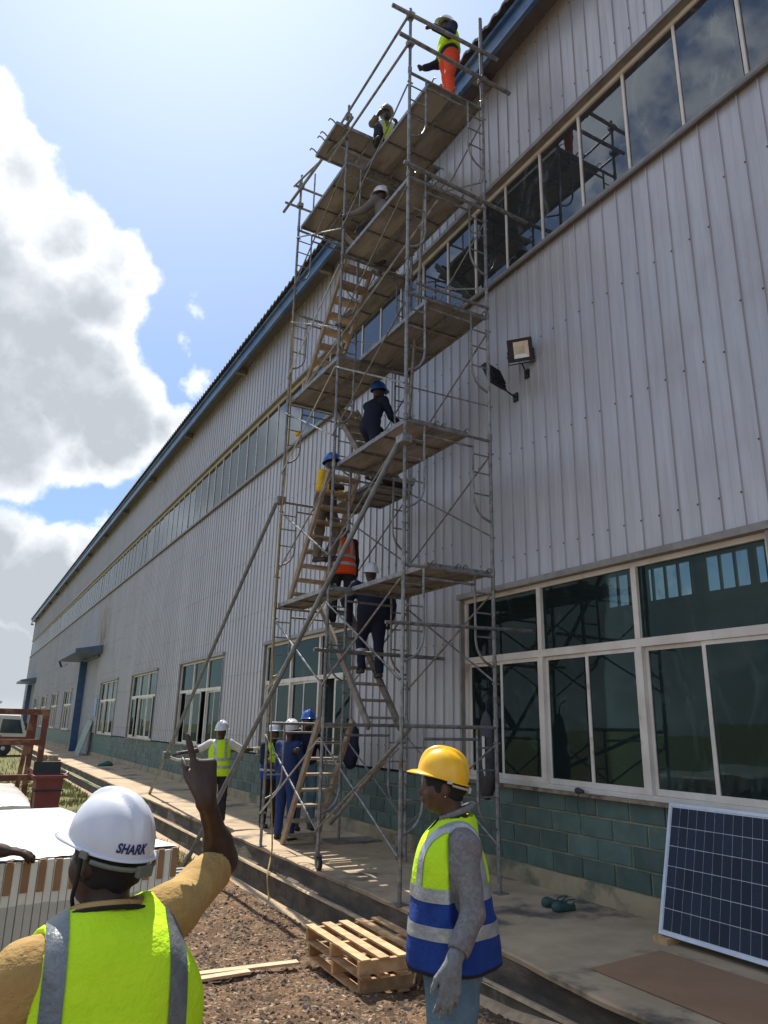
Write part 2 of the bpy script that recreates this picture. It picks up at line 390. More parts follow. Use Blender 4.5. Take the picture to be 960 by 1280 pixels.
chips('soil_clods', 15000, mat('clod', (.165, .105, .062), .95, 0, (.08, .055, .037), 9, coords='World'), .006, .034, .7, 'brown clods and crumbs of earth beside the drain wall')
chips('wood_chips', 8000, mat('chip', (.42, .30, .19), .9, 0, (.24, .17, .11), 9, coords='World'), .008, .034, .22, 'pale dry wood chips and leaves scattered on the earth')
chips('large_clods', 260, MAT['clod'], .03, .085, .5, 'larger brown clods and clumps lying on the earth beside the pallets')
chips('grey_stones', 1500, mat('stone', (.30, .25, .20), .9, 0, (.13, .105, .085), 9, coords='World'), .008, .042, .7, 'small grey stones lying in the brown earth')
chips('dark_scraps', 150, mat('scrap', (.02, .018, .017), .8), .02, .075, .35, 'black scraps and burnt bits scattered on the earth')
# grass beyond the panels
def grass(n, xr, yr, h, m, name, lab):
    x = rng.uniform(*xr, n); y = rng.uniform(*yr, n); k = fbm(x, y, 1.3, 8)+rng.normal(0, .4, n) > -.1; x, y = x[k], y[k]; n = len(x)
    z = hfield(x, y); a = rng.uniform(0, 6.28, n); hh = h*rng.uniform(.4, 1.3, n); w = .012+.012*rng.uniform(0, 1, n)
    lx, ly = rng.normal(0, .35, n)*hh, rng.normal(0, .35, n)*hh
    p = np.stack([np.stack([x-np.cos(a)*w, y-np.sin(a)*w, z-.02], -1), np.stack([x+np.cos(a)*w, y+np.sin(a)*w, z-.02], -1), np.stack([x+lx, y+ly, z+hh], -1)], 1).reshape(-1, 3)
    mb = MB(); mb.v = p.tolist(); mb.f = np.arange(3*n).reshape(-1, 3).tolist(); return tag(obj(name, mb, m), lab, 'grass', kind='stuff')
gm1 = mat('dry_grass', (.36, .30, .13), .8, 0, (.24, .22, .09), 6, coords='World'); gm2 = mat('green_grass', (.13, .20, .04), .8, 0, (.09, .14, .03), 6, coords='World')
grass(26000, (-2, 3.85), (12, 30), .09, gm1, 'dry_grass', 'short dry yellow grass growing along the drain past the red bin')
grass(16000, (-2, 3.85), (11.5, 34), .11, gm2, 'green_grass', 'short green grass patches growing along the drain past the bin')
grass(7000, (-14, 3.8), (34, 62), .16, gm2, 'far_grass', 'green grass around the parked white truck')

# ------------------------------------------------------------------ the factory building
B = thing('factory_building', 'long grey metal-clad factory hall with green block base, blue eaves and window bands', 'building', (6.1, 10, 0))
YE = 90.0
WIN = [(3.84, 8.52)]+[(11.92+7.66*k, 16.42+7.66*k) for k in range(4)]+[(50.0, 54.0), (57.4, 61.4), (65.0, 69.2), (72.2, 76.2), (84.3, 87.6)]
DOORS = [(41.2, 46.0), (78.2, 82.6)]
H0, H1, S0, S1, TOP = 1.06, 3.46, 8.15, 9.80, 12.02
def clad_mat():
    m = bpy.data.materials.new('painted_cladding'); m.use_nodes = True; t = m.node_tree; b = t.nodes['Principled BSDF']
    g = nd(t, 'ShaderNodeNewGeometry'); oi = nd(t, 'ShaderNodeObjectInfo'); Pp = g.outputs['Position']
    st = noise(t, vmth(t, 'MULTIPLY', Pp, (3, 3, .22)).outputs[0], 3.1, 6, .62)
    fi = noise(t, vmth(t, 'MULTIPLY', Pp, (9, 26, .5)).outputs[0], 2.5, 5, .6)
    c = mixc(t, smooth(t, st.outputs[0], .35, .68), (.455, .450, .462), (.395, .389, .400))
    c = mixc(t, smooth(t, fi.outputs[0], .58, .76), c, (.34, .33, .335))
    c = mixc(t, 1.0, c, mixc(t, oi.outputs['Random'], (.95,)*3, (1.05,)*3), 'MULTIPLY')
    du = noise(t, Pp, .55, 7, .65); c = mixc(t, mth(t, 'MULTIPLY', smooth(t, du.outputs[0], .55, .75), .45), c, (.33, .30, .29))
    # a rust run under the roof outlet over the first canopy
    sp = nd(t, 'ShaderNodeSeparateXYZ'); lk(t, Pp, sp.inputs[0])
    ry = mth(t, 'ABSOLUTE', mth(t, 'SUBTRACT', sp.outputs[1], 40.6)); rf = smooth(t, ry, 2.4, .2)
    rz = mth(t, 'MULTIPLY', smooth(t, sp.outputs[2], 4.6, 5.4), smooth(t, sp.outputs[2], 9.5, 5.4))
    rn = noise(t, vmth(t, 'MULTIPLY', Pp, (1, 3, .4)).outputs[0], 2, 5, .6)
    c = mixc(t, mth(t, 'MULTIPLY', mth(t, 'MULTIPLY', rf, rz), smooth(t, rn.outputs[0], .35, .6)), c, (.26, .17, .08))
    lk(t, c, b.inputs['Base Color']); b.inputs['Metallic'].default_value = .25
    lk(t, mth(t, 'ADD', .27, mth(t, 'MULTIPLY', st.outputs[0], .22)), b.inputs['Roughness'])
    bm = nd(t, 'ShaderNodeBump'); bm.inputs['Strength'].default_value = .12; bm.inputs['Distance'].default_value = .02
    n5 = noise(t, vmth(t, 'MULTIPLY', Pp, (1, 5, .5)).outputs[0], 1.4, 3, .5); lk(t, n5.outputs[0], bm.inputs['Height']); lk(t, bm.outputs[0], b.inputs['Normal'])
    MAT['clad'] = m; return m
clad = clad_mat()
flash = mat('grey_flashing', (.27, .255, .235), .5, .3, (.20, .185, .165), 5, .2, 60, coords='World')
XC = 6.06
def sheet_mesh(w, h, nr):
    """cladding sheet w long (y), h high; a narrow raised rib every w/nr, rib towards -x"""
    mb = MB(); p = w/nr; prof = []
    for k in range(nr):
        a = k*p; prof += [(a, 0), (a+p*.36, 0), (a+p*.38, -.003), (a+p*.40, 0), (a+p*.895, 0), (a+p*.905, -.020), (a+p*.95, -.020), (a+p*.96, 0)]
    prof.append((w, 0))
    for z in (0, h): mb.v += [(x, y, z) for (y, x) in prof]
    n = len(prof); mb.f = [(i+1, i, n+i, n+i+1) for i in range(n-1)]
    # screw heads up the ribs
    for k in range(nr):
        for zz in np.arange(.35, h, 1.45):
            mb.lathe([(.011, 0), (.011, .006), (.004, .010)], (-.020, 0, 0), 5, 'x')
            for q in range(-15, 0): 
                v = mb.v[q]; mb.v[q] = (-.020-(v[0]+.020), v[1]+k*p+p*.928, v[2]+zz)
    me = mkmesh('cladding_sheet', mb, [clad, screwm], smooth_=False)
    for i_, pl in enumerate(me.polygons):
        if i_ >= n-1: pl.material_index = 1
    return me
SM = {}
screwm = mat('screw_head', (.10, .075, .06), .6, .3)
def sheets(y0, y1, z0, z1):
    nr = max(1, round((y1-y0)/.24)); k = 0; p = (y1-y0)/nr
    step = 4
    while k < nr:
        q = min(step, nr-k); key = (round(q*p, 3), round(z1-z0, 3), q)
        if key not in SM: SM[key] = sheet_mesh(q*p, z1-z0, q)
        o = inst('cladding_sheet', SM[key], B, (XC-6.1+random.uniform(-.001, .001), y0+k*p-10, z0)); k += q
occ = sorted(WIN+DOORS)
cur = -6.0
for (a, b) in occ+[(YE, YE)]:
    sheets(cur, a-.03, 1.07, S0-.03)
    if b > a:
        top = 4.9 if (a, b) in DOORS else H1+.06
        if (a, b) == DOORS[1]: top = 4.9
        sheets(a-.03, b+.03, top, S0-.03)
    cur = b+.03
y = -6.0
while y < YE-.01:
    e = min(y+9.6, YE); sheets(y, e, S1+.06, TOP); y = e
# flashings
def bpart(name, lo, hi, m, **k): return obj(name, MB().box(lo, hi), m, B, **k)
bpart('strip_sill', (5.99, -6, S0-.045), (6.12, YE, S0+.005), flash); bpart('strip_head', (5.995, -6, S1), (6.13, YE, S1+.07), flash)
bpart('strip_sill_lip', (5.985, -6, S0-.085), (6.02, YE, S0-.047), mat('flash_dark', (.14, .13, .115), .6, .2, coords='World'))
framem = mat('window_frame_paint', (.68, .64, .57), .5, 0, (.57, .52, .45), 3.5, .2, 50, coords='World', col3=(.30, .20, .11), scale3=3.0, thr3=(.62, .78))
g_low = glass('tinted_glass', (.72, .84, .84), .62, .0, (.10, .15, .145), .34, reflc=(.40, .50, .50), ior=1.42)
g_up = glass('strip_glass', (.24, .27, .30), .28, .10, (.25, .27, .30), .30, reflc=(.60, .66, .72))
g_clear = glass('rear_glass', (.86, .95, 1.0), .95, .02, (.5, .5, .5), .1)
# strip window
SW = obj('strip_window', MB().box((6.105, -6, S0+.005), (6.155, YE, S0+.045)).box((6.105, -6, S1-.06), (6.155, YE, S1)), framem, B)
pane_me = mkmesh('pane', MB().box((0, .018, 0), (.006, .762-.0, S1-S0-.12)), g_up); mull_me = mkmesh('mullion', MB().box((0, 0, 0), (.045, .038, S1-S0-.10)), framem)
y = -5.97; k = 0
while y < YE-.8:
    ax = random.gauss(0, .0045)
    o = inst('pane', pane_me, SW, (6.132-6.1, y+.02-10, S0+.058), (0, random.gauss(0, .003), ax))
    inst('mullion', mull_me, SW, (6.116-6.1, y-.019-10, S0+.045)); y += .785
# lower windows
def window(y0, y1, detail=True, openset=()):
    mbf = MB(); x0, x1 = 6.085, 6.15; w = y1-y0; zt = 2.56
    bf = .055
    mbf.box((x0, y0, H0), (x1, y1, H0+.05)).box((x0, y0, H1-bf), (x1, y1, H1)).box((x0, y0, H0+.05), (x1, y0+bf, H1-bf)).box((x0, y1-bf, H0+.05), (x1, y1, H1-bf))
    Wd = obj('window', mbf, framem, B, loc=(0, (y0+y1)/2-10, 0))
    obj('transom', MB().box((x0-.006, y0+bf, zt), (x1-.004, y1-bf, zt+.085)), framem, Wd)
    bay = (w-2*bf)/3; 
    for b in range(3):
        ya = y0+bf+b*bay; yb = ya+bay
        if b:
            for za, zb in ((H0+.05, zt-.001), (zt+.086, H1-bf)): obj('mullion', MB().box((x0-.008, ya-.035, za), (x1-.002, ya+.035, zb)), framem, Wd)
        def pane(c, d, za, zb, x):
            me = MB().box((x, c, za), (x+.006, d, zb)); cc = np.array([x, (c+d)/2, (za+zb)/2]); q = obj('pane', me, g_low, Wd, loc=tuple(cc-wloc(Wd)));
            q.rotation_euler = (0, random.gauss(0, .004), random.gauss(0, .006)); return q
        ua, ub = ya+(.036 if b else 0), yb-(.036 if b < 2 else 0)
        pane(ua, ub, zt+.087, H1-bf-.002, 6.12)
        mid = (ua+ub)/2
        for s in (0, 1):
            sa, sb = (ua, mid+.03) if s == 0 else (mid-.03, ub); xx = 6.096 if s == 0 else 6.126
            if (b, s) in openset: sa, sb = (mid-.12, ub-.05) if s == 0 else (ua+.05, mid+.12)
            f = .042; fm = MB().box((xx, sa, H0+.052), (xx+.024, sb, H0+.052+f+.02)).box((xx, sa, zt-.002-f), (xx+.024, sb, zt-.002)).box((xx, sa, H0+.114), (xx+.024, sa+f, zt-.002-f)).box((xx, sb-f, H0+.114), (xx+.024, sb, zt-.002-f))
            sf = obj('sash', fm, framem, Wd); pane(sa+f, sb-f, H0+.114, zt-.002-f, xx+.009)
    # flashing round the opening
    bpart('window_head', (5.985, y0-.06, H1+.002), (6.12, y1+.06, H1+.075), flash)
    bpart('window_jamb', (6.02, y0-.045, H0), (6.13, y0-.001, H1+.001), flash); bpart('window_jamb', (6.02, y1+.001, H0), (6.13, y1+.045, H1+.001), flash)
    bpart('window_sill', (6.0, y0-.08, H0-.035), (6.14, y1+.08, H0-.001), mat('sill_mortar', (.33, .26, .18), .9, 0, (.17, .13, .09), 7, .6, 50, coords='World', col3=(.08, .06, .04), scale3=4))
opens = [(), ((0, 1),), ((1, 0), (2, 1)), ((0, 0), (2, 0)), ((1, 1), (0, 0)), ((1, 0),), ((0, 1),), (), ((1, 0),), ()]
for (a, b), os_ in zip(WIN, opens): window(a, b, openset=os_)
# green blocks, each its own piece
blockm = mat('green_block', (.080, .130, .112), .62, 0, (.056, .100, .086), 4, .5, 38, coords='World', rand=.28, col3=(.15, .165, .12), scale3=1.9, thr3=(.60, .80), detail=8, rr=.3)
mortar = mat('mortar', (.27, .25, .17), .95, 0, (.15, .17, .12), 5, .4, 60, coords='World')
basem = mat('plinth_render', (.36, .285, .17), .95, 0, (.25, .20, .125), 2.2, .5, 40, coords='World', col3=(.12, .13, .085), scale3=1.3, detail=8)
def runs():
    cur = -6.0
    for (a, b) in DOORS+[(YE, YE)]: yield cur, a; cur = b
for (a, b) in runs():
    bpart('block_backing', (6.092, a, .16), (6.28, b, H0-.036), mortar)
    Y_ = np.arange(a, b+.01, .4); mb = MB()
    for y in Y_: d = .008*fbm(y, .5, 1.7, 3); mb.v += [(6.28, y, .19), (6.085, y, .19), (6.062+d, y, .165), (6.052+d, y, -.02)]
    for i in range(len(Y_)-1):
        for q in range(3): mb.f.append((4*i+q, 4*i+1+q, 4*i+5+q, 4*i+4+q))
    mb.f = [f[::-1] for f in mb.f]; obj('plinth', mb, basem, B, smooth_=True)
bms = []
for v in range(4):
    L_, hh = .445, .2; mb = MB(); r = random.Random(v)
    e = .010; j = lambda: r.uniform(-.003, .003)
    mb.v = [(0.02, 0, 0), (0.02, L_, 0), (.02, L_, hh), (.02, 0, hh), (j()*.5, e, e+j()), (j()*.5, L_-e, e+j()), (j()*.5, L_-e, hh-e), (j()*.5, e, hh-e)]
    mb.f = [(7, 6, 5, 4), (4, 5, 1, 0), (5, 6, 2, 1), (6, 7, 3, 2), (7, 4, 0, 3)]
    bms.append(mkmesh('block', mb, blockm, smooth_=False))
cnt = 0; rest = MB()
cand = []
for row in range(4):
    z = .20+row*.212; off = .2225 if row % 2 else 0
    for i in range(-16, 200):
        y = i*.457+off
        if y < -6 or y+.445 > YE or any(y < d1 and y+.445 > d0 for d0, d1 in DOORS): continue
        cand.append((abs(y-3.5) if y > 2 else 1000-y, y, z))
cand.sort()
for n, (_, y, z) in enumerate(cand):
    if n < 290: inst('block', random.choice(bms), B, (6.078-6.1+random.uniform(-.002, .002), y-10, z))
    else: rest.box((6.079, y, z), (6.095, y+.445, z+.2))
tag(obj('distant_blocks', rest, blockm, B), kind='stuff')
# doors, blue posts, canopies
bluem = mat('blue_paint', (.045, .10, .21), .45, .1, (.03, .07, .15), 4, .2, 40, coords='World')
blue_e = mat('blue_eaves', (.085, .165, .31), .42, .2, (.06, .125, .25), 2.5, .15, 30, coords='World', col3=(.13, .19, .30), scale3=.8)
greyd = mat('door_grey', (.34, .34, .37), .5, .2, (.28, .28, .31), 3, .2, 40, coords='World')
for (a, b) in DOORS:
    d = obj('sliding_door', MB().box((6.10, a+.02, .02), (6.16, b-.35, 4.86)), greyd, B)
    for i in range(12):
        yy = a+.2+i*(b-a-.8)/11; obj('door_rib', MB().box((6.085, yy-.02, .1), (6.099, yy+.02, 4.8)), greyd, d)
    obj('door_post', MB().box((5.72, b-.34, 0), (6.20, b+.02, 4.9)), bluem, B)
    obj('door_lintel', MB().box((5.99, a-.1, 4.86), (6.10, b-.34, 4.99)), bluem, B)
    c = MB(); ca, cb = a-.9, b+2.0 if (a, b) == DOORS[0] else b+1
    c.v = [(6.05, ca, 5.0), (4.75, ca, 4.98), (4.75, cb, 4.98), (6.05, cb, 5.0), (6.05, ca, 5.42), (4.75, ca, 5.16), (4.75, cb, 5.16), (6.05, cb, 5.42)]
    c.f = [(0, 3, 2, 1), (4, 5, 6, 7), (0, 1, 5, 4), (1, 2, 6, 5), (2, 3, 7, 6), (3, 0, 4, 7)]; c.f = [f[::-1] for f in c.f]
    obj('door_canopy', c, mat('canopy_paint', (.10, .145, .21), .5, .1, (.08, .12, .17), 3, coords='World'), B)
tag(obj('blue_notice', MB().box((6.0, 39.9, 1.9), (6.03, 40.45, 2.75)), mat('notice_blue', (.16, .36, .58), .5)), 'small light blue notice board on the cladding beside the tall blue door post', 'notice')
tag(obj('white_notice', MB().box((6.0, 46.8, 1.95), (6.03, 47.5, 2.9)), mat('notice_white', (.7, .72, .74), .5)), 'small white notice on the wall beyond the tall blue door post', 'notice')
# eaves, roof
er = obj('eaves_fascia', MB().box((5.70, -6.2, 11.80), (5.735, YE+.3, 12.20)), blue_e, B)
obj('gutter_lip', MB().box((5.66, -6.2, 11.80), (5.699, YE+.3, 11.84)), blue_e, B); obj('gutter_lip', MB().box((5.64, -6.2, 12.12), (5.699, YE+.3, 12.19)), blue_e, B)
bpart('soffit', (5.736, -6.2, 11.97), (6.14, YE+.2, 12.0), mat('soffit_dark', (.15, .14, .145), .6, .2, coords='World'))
for i in range(16):
    y = 1.6+6*i; mb = MB(); mb.box((5.737, y-.05, 11.78), (6.03, y+.05, 11.968)); obj('eaves_bracket', mb, flash, B)
roofm = mat('roof_sheet', (.15, .145, .15), .6, .3, (.10, .095, .10), 3, .2, 30, coords='World')
mb = MB(); Y_ = np.arange(-6.3, YE+.4, .0625); n = len(Y_); zo = np.array([0, .0, .05, .05])
for i, y in enumerate(Y_):
    z = zo[i % 4]; mb.v += [(5.56, y, 12.23+z-.03), (5.56, y, 12.255+z), (18, y, 13.8+z), (30.6, y, 12.22+z)]
for i in range(n-1):
    for q in range(3): mb.f.append((4*i+q, 4*i+1+q, 4*i+5+q, 4*i+4+q))
obj('roof', mb, roofm, B, smooth_=False)
# gable at the far end, rear wall, near end
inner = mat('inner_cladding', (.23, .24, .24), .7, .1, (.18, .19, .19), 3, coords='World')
for yy in (YE, -6.1):
    mb = MB(); mb.v = [(6.1, yy, 0), (30.2, yy, 0), (30.2, yy, 12.2), (18, yy, 13.75), (6.1, yy, 12.2)]+[(6.1, yy+.1, 0), (30.2, yy+.1, 0), (30.2, yy+.1, 12.2), (18, yy+.1, 13.75), (6.1, yy+.1, 12.2)]
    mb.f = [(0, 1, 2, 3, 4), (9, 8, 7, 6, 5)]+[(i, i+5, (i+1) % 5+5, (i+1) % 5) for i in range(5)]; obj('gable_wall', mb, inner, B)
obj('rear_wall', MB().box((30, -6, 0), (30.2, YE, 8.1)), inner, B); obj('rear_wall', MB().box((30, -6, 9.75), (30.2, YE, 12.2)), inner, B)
y = -5.9; _me = mkmesh('rear_mullion', MB().box((-.02, -.06, 0), (.1, .06, 1.65)), inner)
while y < YE: inst('rear_mullion', _me, B, (23.9, y-10, 8.1)); y += .785
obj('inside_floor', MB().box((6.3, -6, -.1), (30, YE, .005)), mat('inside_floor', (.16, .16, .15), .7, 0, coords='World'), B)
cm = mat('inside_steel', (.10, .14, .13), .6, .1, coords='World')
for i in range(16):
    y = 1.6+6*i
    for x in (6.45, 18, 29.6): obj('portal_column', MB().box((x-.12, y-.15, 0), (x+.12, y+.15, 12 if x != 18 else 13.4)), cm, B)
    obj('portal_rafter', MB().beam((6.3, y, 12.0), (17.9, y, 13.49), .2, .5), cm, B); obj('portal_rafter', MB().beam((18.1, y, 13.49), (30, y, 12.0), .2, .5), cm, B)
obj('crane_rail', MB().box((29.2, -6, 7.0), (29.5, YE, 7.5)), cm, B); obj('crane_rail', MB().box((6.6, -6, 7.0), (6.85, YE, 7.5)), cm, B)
# window bars inside the near window and machinery shapes within
bm_ = mat('inside_bench', (.14, .15, .14), .7, coords='World')
for k in range(5):
    y = 3+k*4.2; bt = thing('workbench', 'dark workbench standing inside the hall, seen through the glass', 'workbench', (11, y, 0), 'workbenches inside the hall')
    obj('bench_top', MB().box((10.3, y-1.2, .85), (11.7, y+1.2, .92)), bm_, bt)
    for sx in (10.4, 11.6):
        for sy in (-1.1, 1.1): obj('leg', MB().box((sx-.04, y+sy-.04, 0), (sx+.04, y+sy+.04, .85)), bm_, bt)
# ------------------------------------------------------------------ scaffold tower
T = thing('scaffold_tower', 'tall steel frame scaffold tower with decks and wooden stairs beside the hall wall', 'scaffold', (4.85, 9, 0))
X0, X1 = 4.15, 5.41; FY = [6.98, 8.97, 10.95]; LH = 1.76
PR_ = .0235
def frame(y, z0, last=False):
    xa, xb = X0, X1
    f = obj('scaffold_frame', MB().tube([(xa, y, z0+LH-.04), (xb, y, z0+LH-.04)], .021), steel, T, loc=(0, y-9, z0))
    for x in (xa, xb): obj('post', MB().tube([(x, y, z0+.02), (x, y, z0+LH-.005)], PR_), steel, f)
    obj('lower_header', MB().tube([(xa+.27, y, z0+LH-.17), (xb-.27, y, z0+LH-.17)], .016), steel, f)
    for s, x in ((1, xa), (-1, xb)):
        o = .27*s
        pts = [(x+o, y, z0+LH-.05), (x+o, y, z0+.95)]+[(x+o-o*(1-math.cos(a)), y, z0+.95-.3*math.sin(a)) for a in (.35, .7, 1.05, 1.35)]+[(x+.02*s, y, z0+.64)]
        obj('ladder_post', MB().tube(pts, .0155, 7), steel, f)
        for zz in (.98, 1.26, 1.5): obj('rung', MB().tube([(x, y, z0+zz), (x+o, y, z0+zz)], .011, 6), steel, f)
        obj('coupling', MB().tube([(x, y, z0+LH-.035), (x, y, z0+LH+.05)], .030, 8), steel, f)
    for x in (xa, xb):
        for zz in (.45, 1.55): obj('brace_lock', MB().tube([(x-.035, y-.0, z0+zz), (x+.05, y, z0+zz)], .012, 6), steel, f)
for y in FY:
    for k in range(6): frame(y, .10+k*LH-(.1 if k == 0 else .1))
# upright extensions above the top frames
def pipe(name, a, b, r=.0235, m=steel, par=T): return obj(name, MB().tube([a, b], r), m, par)
pipe('upper_post', (X0, FY[0], 10.6), (X0, FY[0], 11.68)); pipe('upper_post', (X1, FY[0], 10.6), (X1-.01, FY[0], 12.25), .03)
pipe('upper_post', (X0, FY[1], 10.6), (X0+.01, FY[1], 11.68)); pipe('upper_post', (X0, FY[2], 10.6), (X0, FY[2], 11.75)); pipe('upper_post', (X0+.27, FY[2], 10.6), (X0+.27, FY[2], 11.9), .016)
pipe('guard_rail', (3.82, FY[0]-.05, 11.50), (5.68, FY[0]-.05, 11.56), .030); pipe('guard_rail', (3.95, FY[0]-.05, 11.06), (5.90, FY[0]-.05, 11.02), .030)
pipe('guard_rail', (X0-.04, 6.9, 11.52), (X0-.04, 9.6, 11.42), .021); pipe('guard_rail', (X0-.045, 6.9, 10.98), (X0-.045, 9.6, 11.0), .021)
pipe('guard_rail', (X0-.05, 8.7, 11.18), (X0-.05, 11.7, 11.42), .028); pipe('guard_rail', (X0-.05, 8.9, 10.98), (X0-.05, 11.2, 11.66), .02)
pipe('guard_rail', (X0-.10, FY[2]+.04, 11.5), (4.95, FY[2]+.04, 11.5), .022); pipe('guard_rail', (X0-.28, FY[2]+.05, 11.06), (4.75, FY[2]+.05, 11.06), .022)
for p in ((X0, FY[0], 11.54), (X0, FY[0], 11.04), (X0, FY[1], 11.44), (X0, FY[2], 11.5), (X0, FY[2], 11.06), (X1, FY[0], 11.05)):
    obj('coupler', MB().box((p[0]-.05, p[1]-.06, p[2]-.045), (p[0]+.05, p[1]+.05, p[2]+.045)), steel, T, bevel=.01)
# horizontal tubes tying frames low down
pipe('tie_tube', (3.95, FY[1]-.05, 2.66), (6.0, FY[1]-.05, 2.66), .026); pipe('tie_tube', (3.9, 6.93, 2.80), (5.95, 6.93, 2.86), .02)
pipe('tie_tube', (4.05, 6.93, 8.92), (6.25, 6.93, 8.78), .028); pipe('tie_tube', (4.6, 6.95, 8.55), (4.3, 10.6, 7.2), .02)
pipe('tie_tube', (X0+.1, 6.94, 7.15), (X1, 6.94, 7.15), .02)
# cross braces
def brace(x, ya, za, yb, zb, m=steel, r=.0125): obj('cross_brace', MB().tube([(x, ya, za), (x, yb, zb)], r, 6), m, T)
for k in range(6):
    z = k*LH
    for (ya, yb) in ((FY[0], FY[1]), (FY[1], FY[2])):
        for x, mm in ((X0-.03, steel_lt if k in (0, 1, 3, 4) and ya > 8 else steel), (X1+.03, steel)):
            if x < 5 and ya < 8 and k in (2, 4): 
                brace(x, ya, z+1.55, yb, z+.45, steel); continue
            if x < 5 and k == 5 and ya < 8: brace(x, ya, z+1.5, yb, z+.45, steel); continue
            brace(x, ya, z+.45, yb, z+1.55, steel); brace(x-.012, ya, z+1.55, yb, z+.45, mm)
pipe('raking_tube', (5.05, 10.5, .32), (4.30, 7.06, 1.70), .026); pipe('raking_tube', (X0+.3, 7.0, 8.95), (5.3, 8.9, 5.4), .022)
# casters and foot plates
def caster(x, y):
    c = obj('caster', MB().tube([(x, y, .17), (x, y, .30)], .028, 10).box((x-.045, y-.04, .155), (x+.045, y+.04, .17)).obox((x-.036, y-.03, .11), (.004, 0, 0), (0, .022, -.01), (0, .01, .055)).obox((x+.036, y-.03, .11), (.004, 0, 0), (0, .022, -.01), (0, .01, .055)), steel, T, loc=(x-4.85, y-9, 0))
    obj('wheel', MB().lathe([(.035, -.024), (.062, -.024), (.078, -.016), (.078, .016), (.062, .024), (.035, .024)], (x, y-.045, .08), 20, 'x'), rubber, c)
    obj('wheel_hub', MB().lathe([(.012, -.031), (.05, -.027), (.05, .027), (.012, .031)], (x, y-.045, .08), 16, 'x'), steel_lt, c)
caster(X0, FY[1]); caster(X1, FY[1]+.2)
for (x, y) in ((X0, FY[0]), (X1, FY[0]), (X0, FY[2]), (X1, FY[2])):
    obj('base_plate', MB().box((x-.07, y-.07, .0), (x+.07, y+.07, .012)).tube([(x, y, .012), (x, y, .16)], .017), steel, T)
# decks: hooked boards with a steel rim, plywood and cross bars below
def deck(x0, x1, y0, y1, z, axis='y', tilt=0):
    cx, cy = (x0+x1)/2, (y0+y1)/2
    rim = MB(); e = .022
    rim.box((x0, y0, z-.06), (x0+e, y1, z)).box((x1-e, y0, z-.06), (x1, y1, z)).box((x0+e, y0, z-.06), (x1-e, y0+e, z-.002)).box((x0+e, y1-e, z-.06), (x1-e, y1, z-.002))
    if axis == 'y':
        for t in (.33, .66): yy = y0+t*(y1-y0); rim.box((x0+e, yy-.015, z-.052), (x1-e, yy+.015, z-.024))
    else:
        for t in (.33, .66): xx = x0+t*(x1-x0); rim.box((xx-.015, y0+e, z-.052), (xx+.015, y1-e, z-.024))
    d = obj('deck_board', rim, steel, T, loc=(cx-4.85, cy-9, z))
    obj('plywood', MB().box((x0+e, y0+e, z-.022), (x1-e, y1-e, z-.004)), ply, d)
    class HK:
        def tube(s_, *a): obj('hook', MB().tube(*a), steel, d)
    hk = HK()
    if axis == 'y':
        for x in (x0+.05, x1-.05):
            for y, s in ((y0, -1), (y1, 1)): hk.tube([(x, y-s*.02, z-.02), (x, y+s*.03, z+.012), (x, y+s*.07, z+.012), (x, y+s*.095, z-.02)], .011, 6)
    else:
        for y in (y0+.05, y1-.05):
            for x, s in ((x0, -1), (x1, 1)): hk.tube([(x-s*.02, y, z-.02), (x+s*.05, y, z+.03), (x+s*.10, y, z+.04), (x+s*.125, y, z-.01)], .012, 6)
    if tilt: d.rotation_euler.x = tilt
    return d
Z = [0, 1.74, 3.52, 5.28, 7.04, 8.80, 10.56]
DW_ = .46
def bay(b): return (FY[0]+.03, FY[1]-.03) if b == 0 else (FY[1]+.03, FY[2]-.03)
def decks(b, z, xs): 
    for x in xs: deck(x, x+DW_-.01, *bay(b), z+.03)
decks(0, Z[2], (4.49, 4.94)); decks(1, Z[2], (4.18,))
decks(0, Z[3], (4.18, 4.64)); deck(4.9, 5.5, 9.05, 10.0, Z[3]-.12)
decks(0, Z[4], (4.49, 4.94)); decks(1, Z[4], (4.18, 4.62)); 
decks(0, Z[5], (4.18, 4.64)); decks(1, Z[5]-.03, (4.93,)) 
decks(0, Z[6], (4.49, 4.94)); decks(1, Z[6]+.02, (4.18, 4.64))
for yy in (8.93, 9.36): deck(3.93, 5.95, yy, yy+.42, 11.22, axis='x')
deck(4.95, 5.5, 8.95, 10.9, Z[3]+.0)
# wooden stairs between the levels
def stair(x0, x1, ya, za, yb, zb, n, tm=woodm):
    s = obj('stair', MB().beam((x0-.025, ya, za), (x0-.025, yb, zb), .045, .10), tm, T, loc=(x0-4.85, ya-9, za)); obj('stringer', MB().beam((x1+.025, ya, za), (x1+.025, yb, zb), .045, .10), tm, s)
    for i in range(n):
        t = (i+.6)/n; y = ya+(yb-ya)*t; z = za+(zb-za)*t
        obj('tread', MB().box((x0-.002, y-.10, z-.028), (x1+.002, y+.10, z+.006)), tm, s)
woodg = mat('grey_timber', (.27, .235, .19), .85, 0, (.17, .145, .12), 9, .5, 60, rand=.12, coords='World')
stair(4.52, 5.00, 10.98, 0.0, 9.85, Z[1]+.05, 8)
stair(4.86, 5.30, 8.98, Z[1]-.05, 10.75, Z[2]+.05, 8, woodg)
stair(4.32, 4.76, 10.75, Z[2]+.05, 9.42, Z[3]+.1, 9)
stair(4.92, 5.32, 9.15, Z[3]+.0, 10.7, Z[4], 8, woodg)
stair(4.36, 4.80, 10.78, Z[4]+.05, 9.25, Z[5]+.12, 9)
stair(4.92, 5.32, 9.15, Z[5], 10.6, Z[6], 8, woodg)
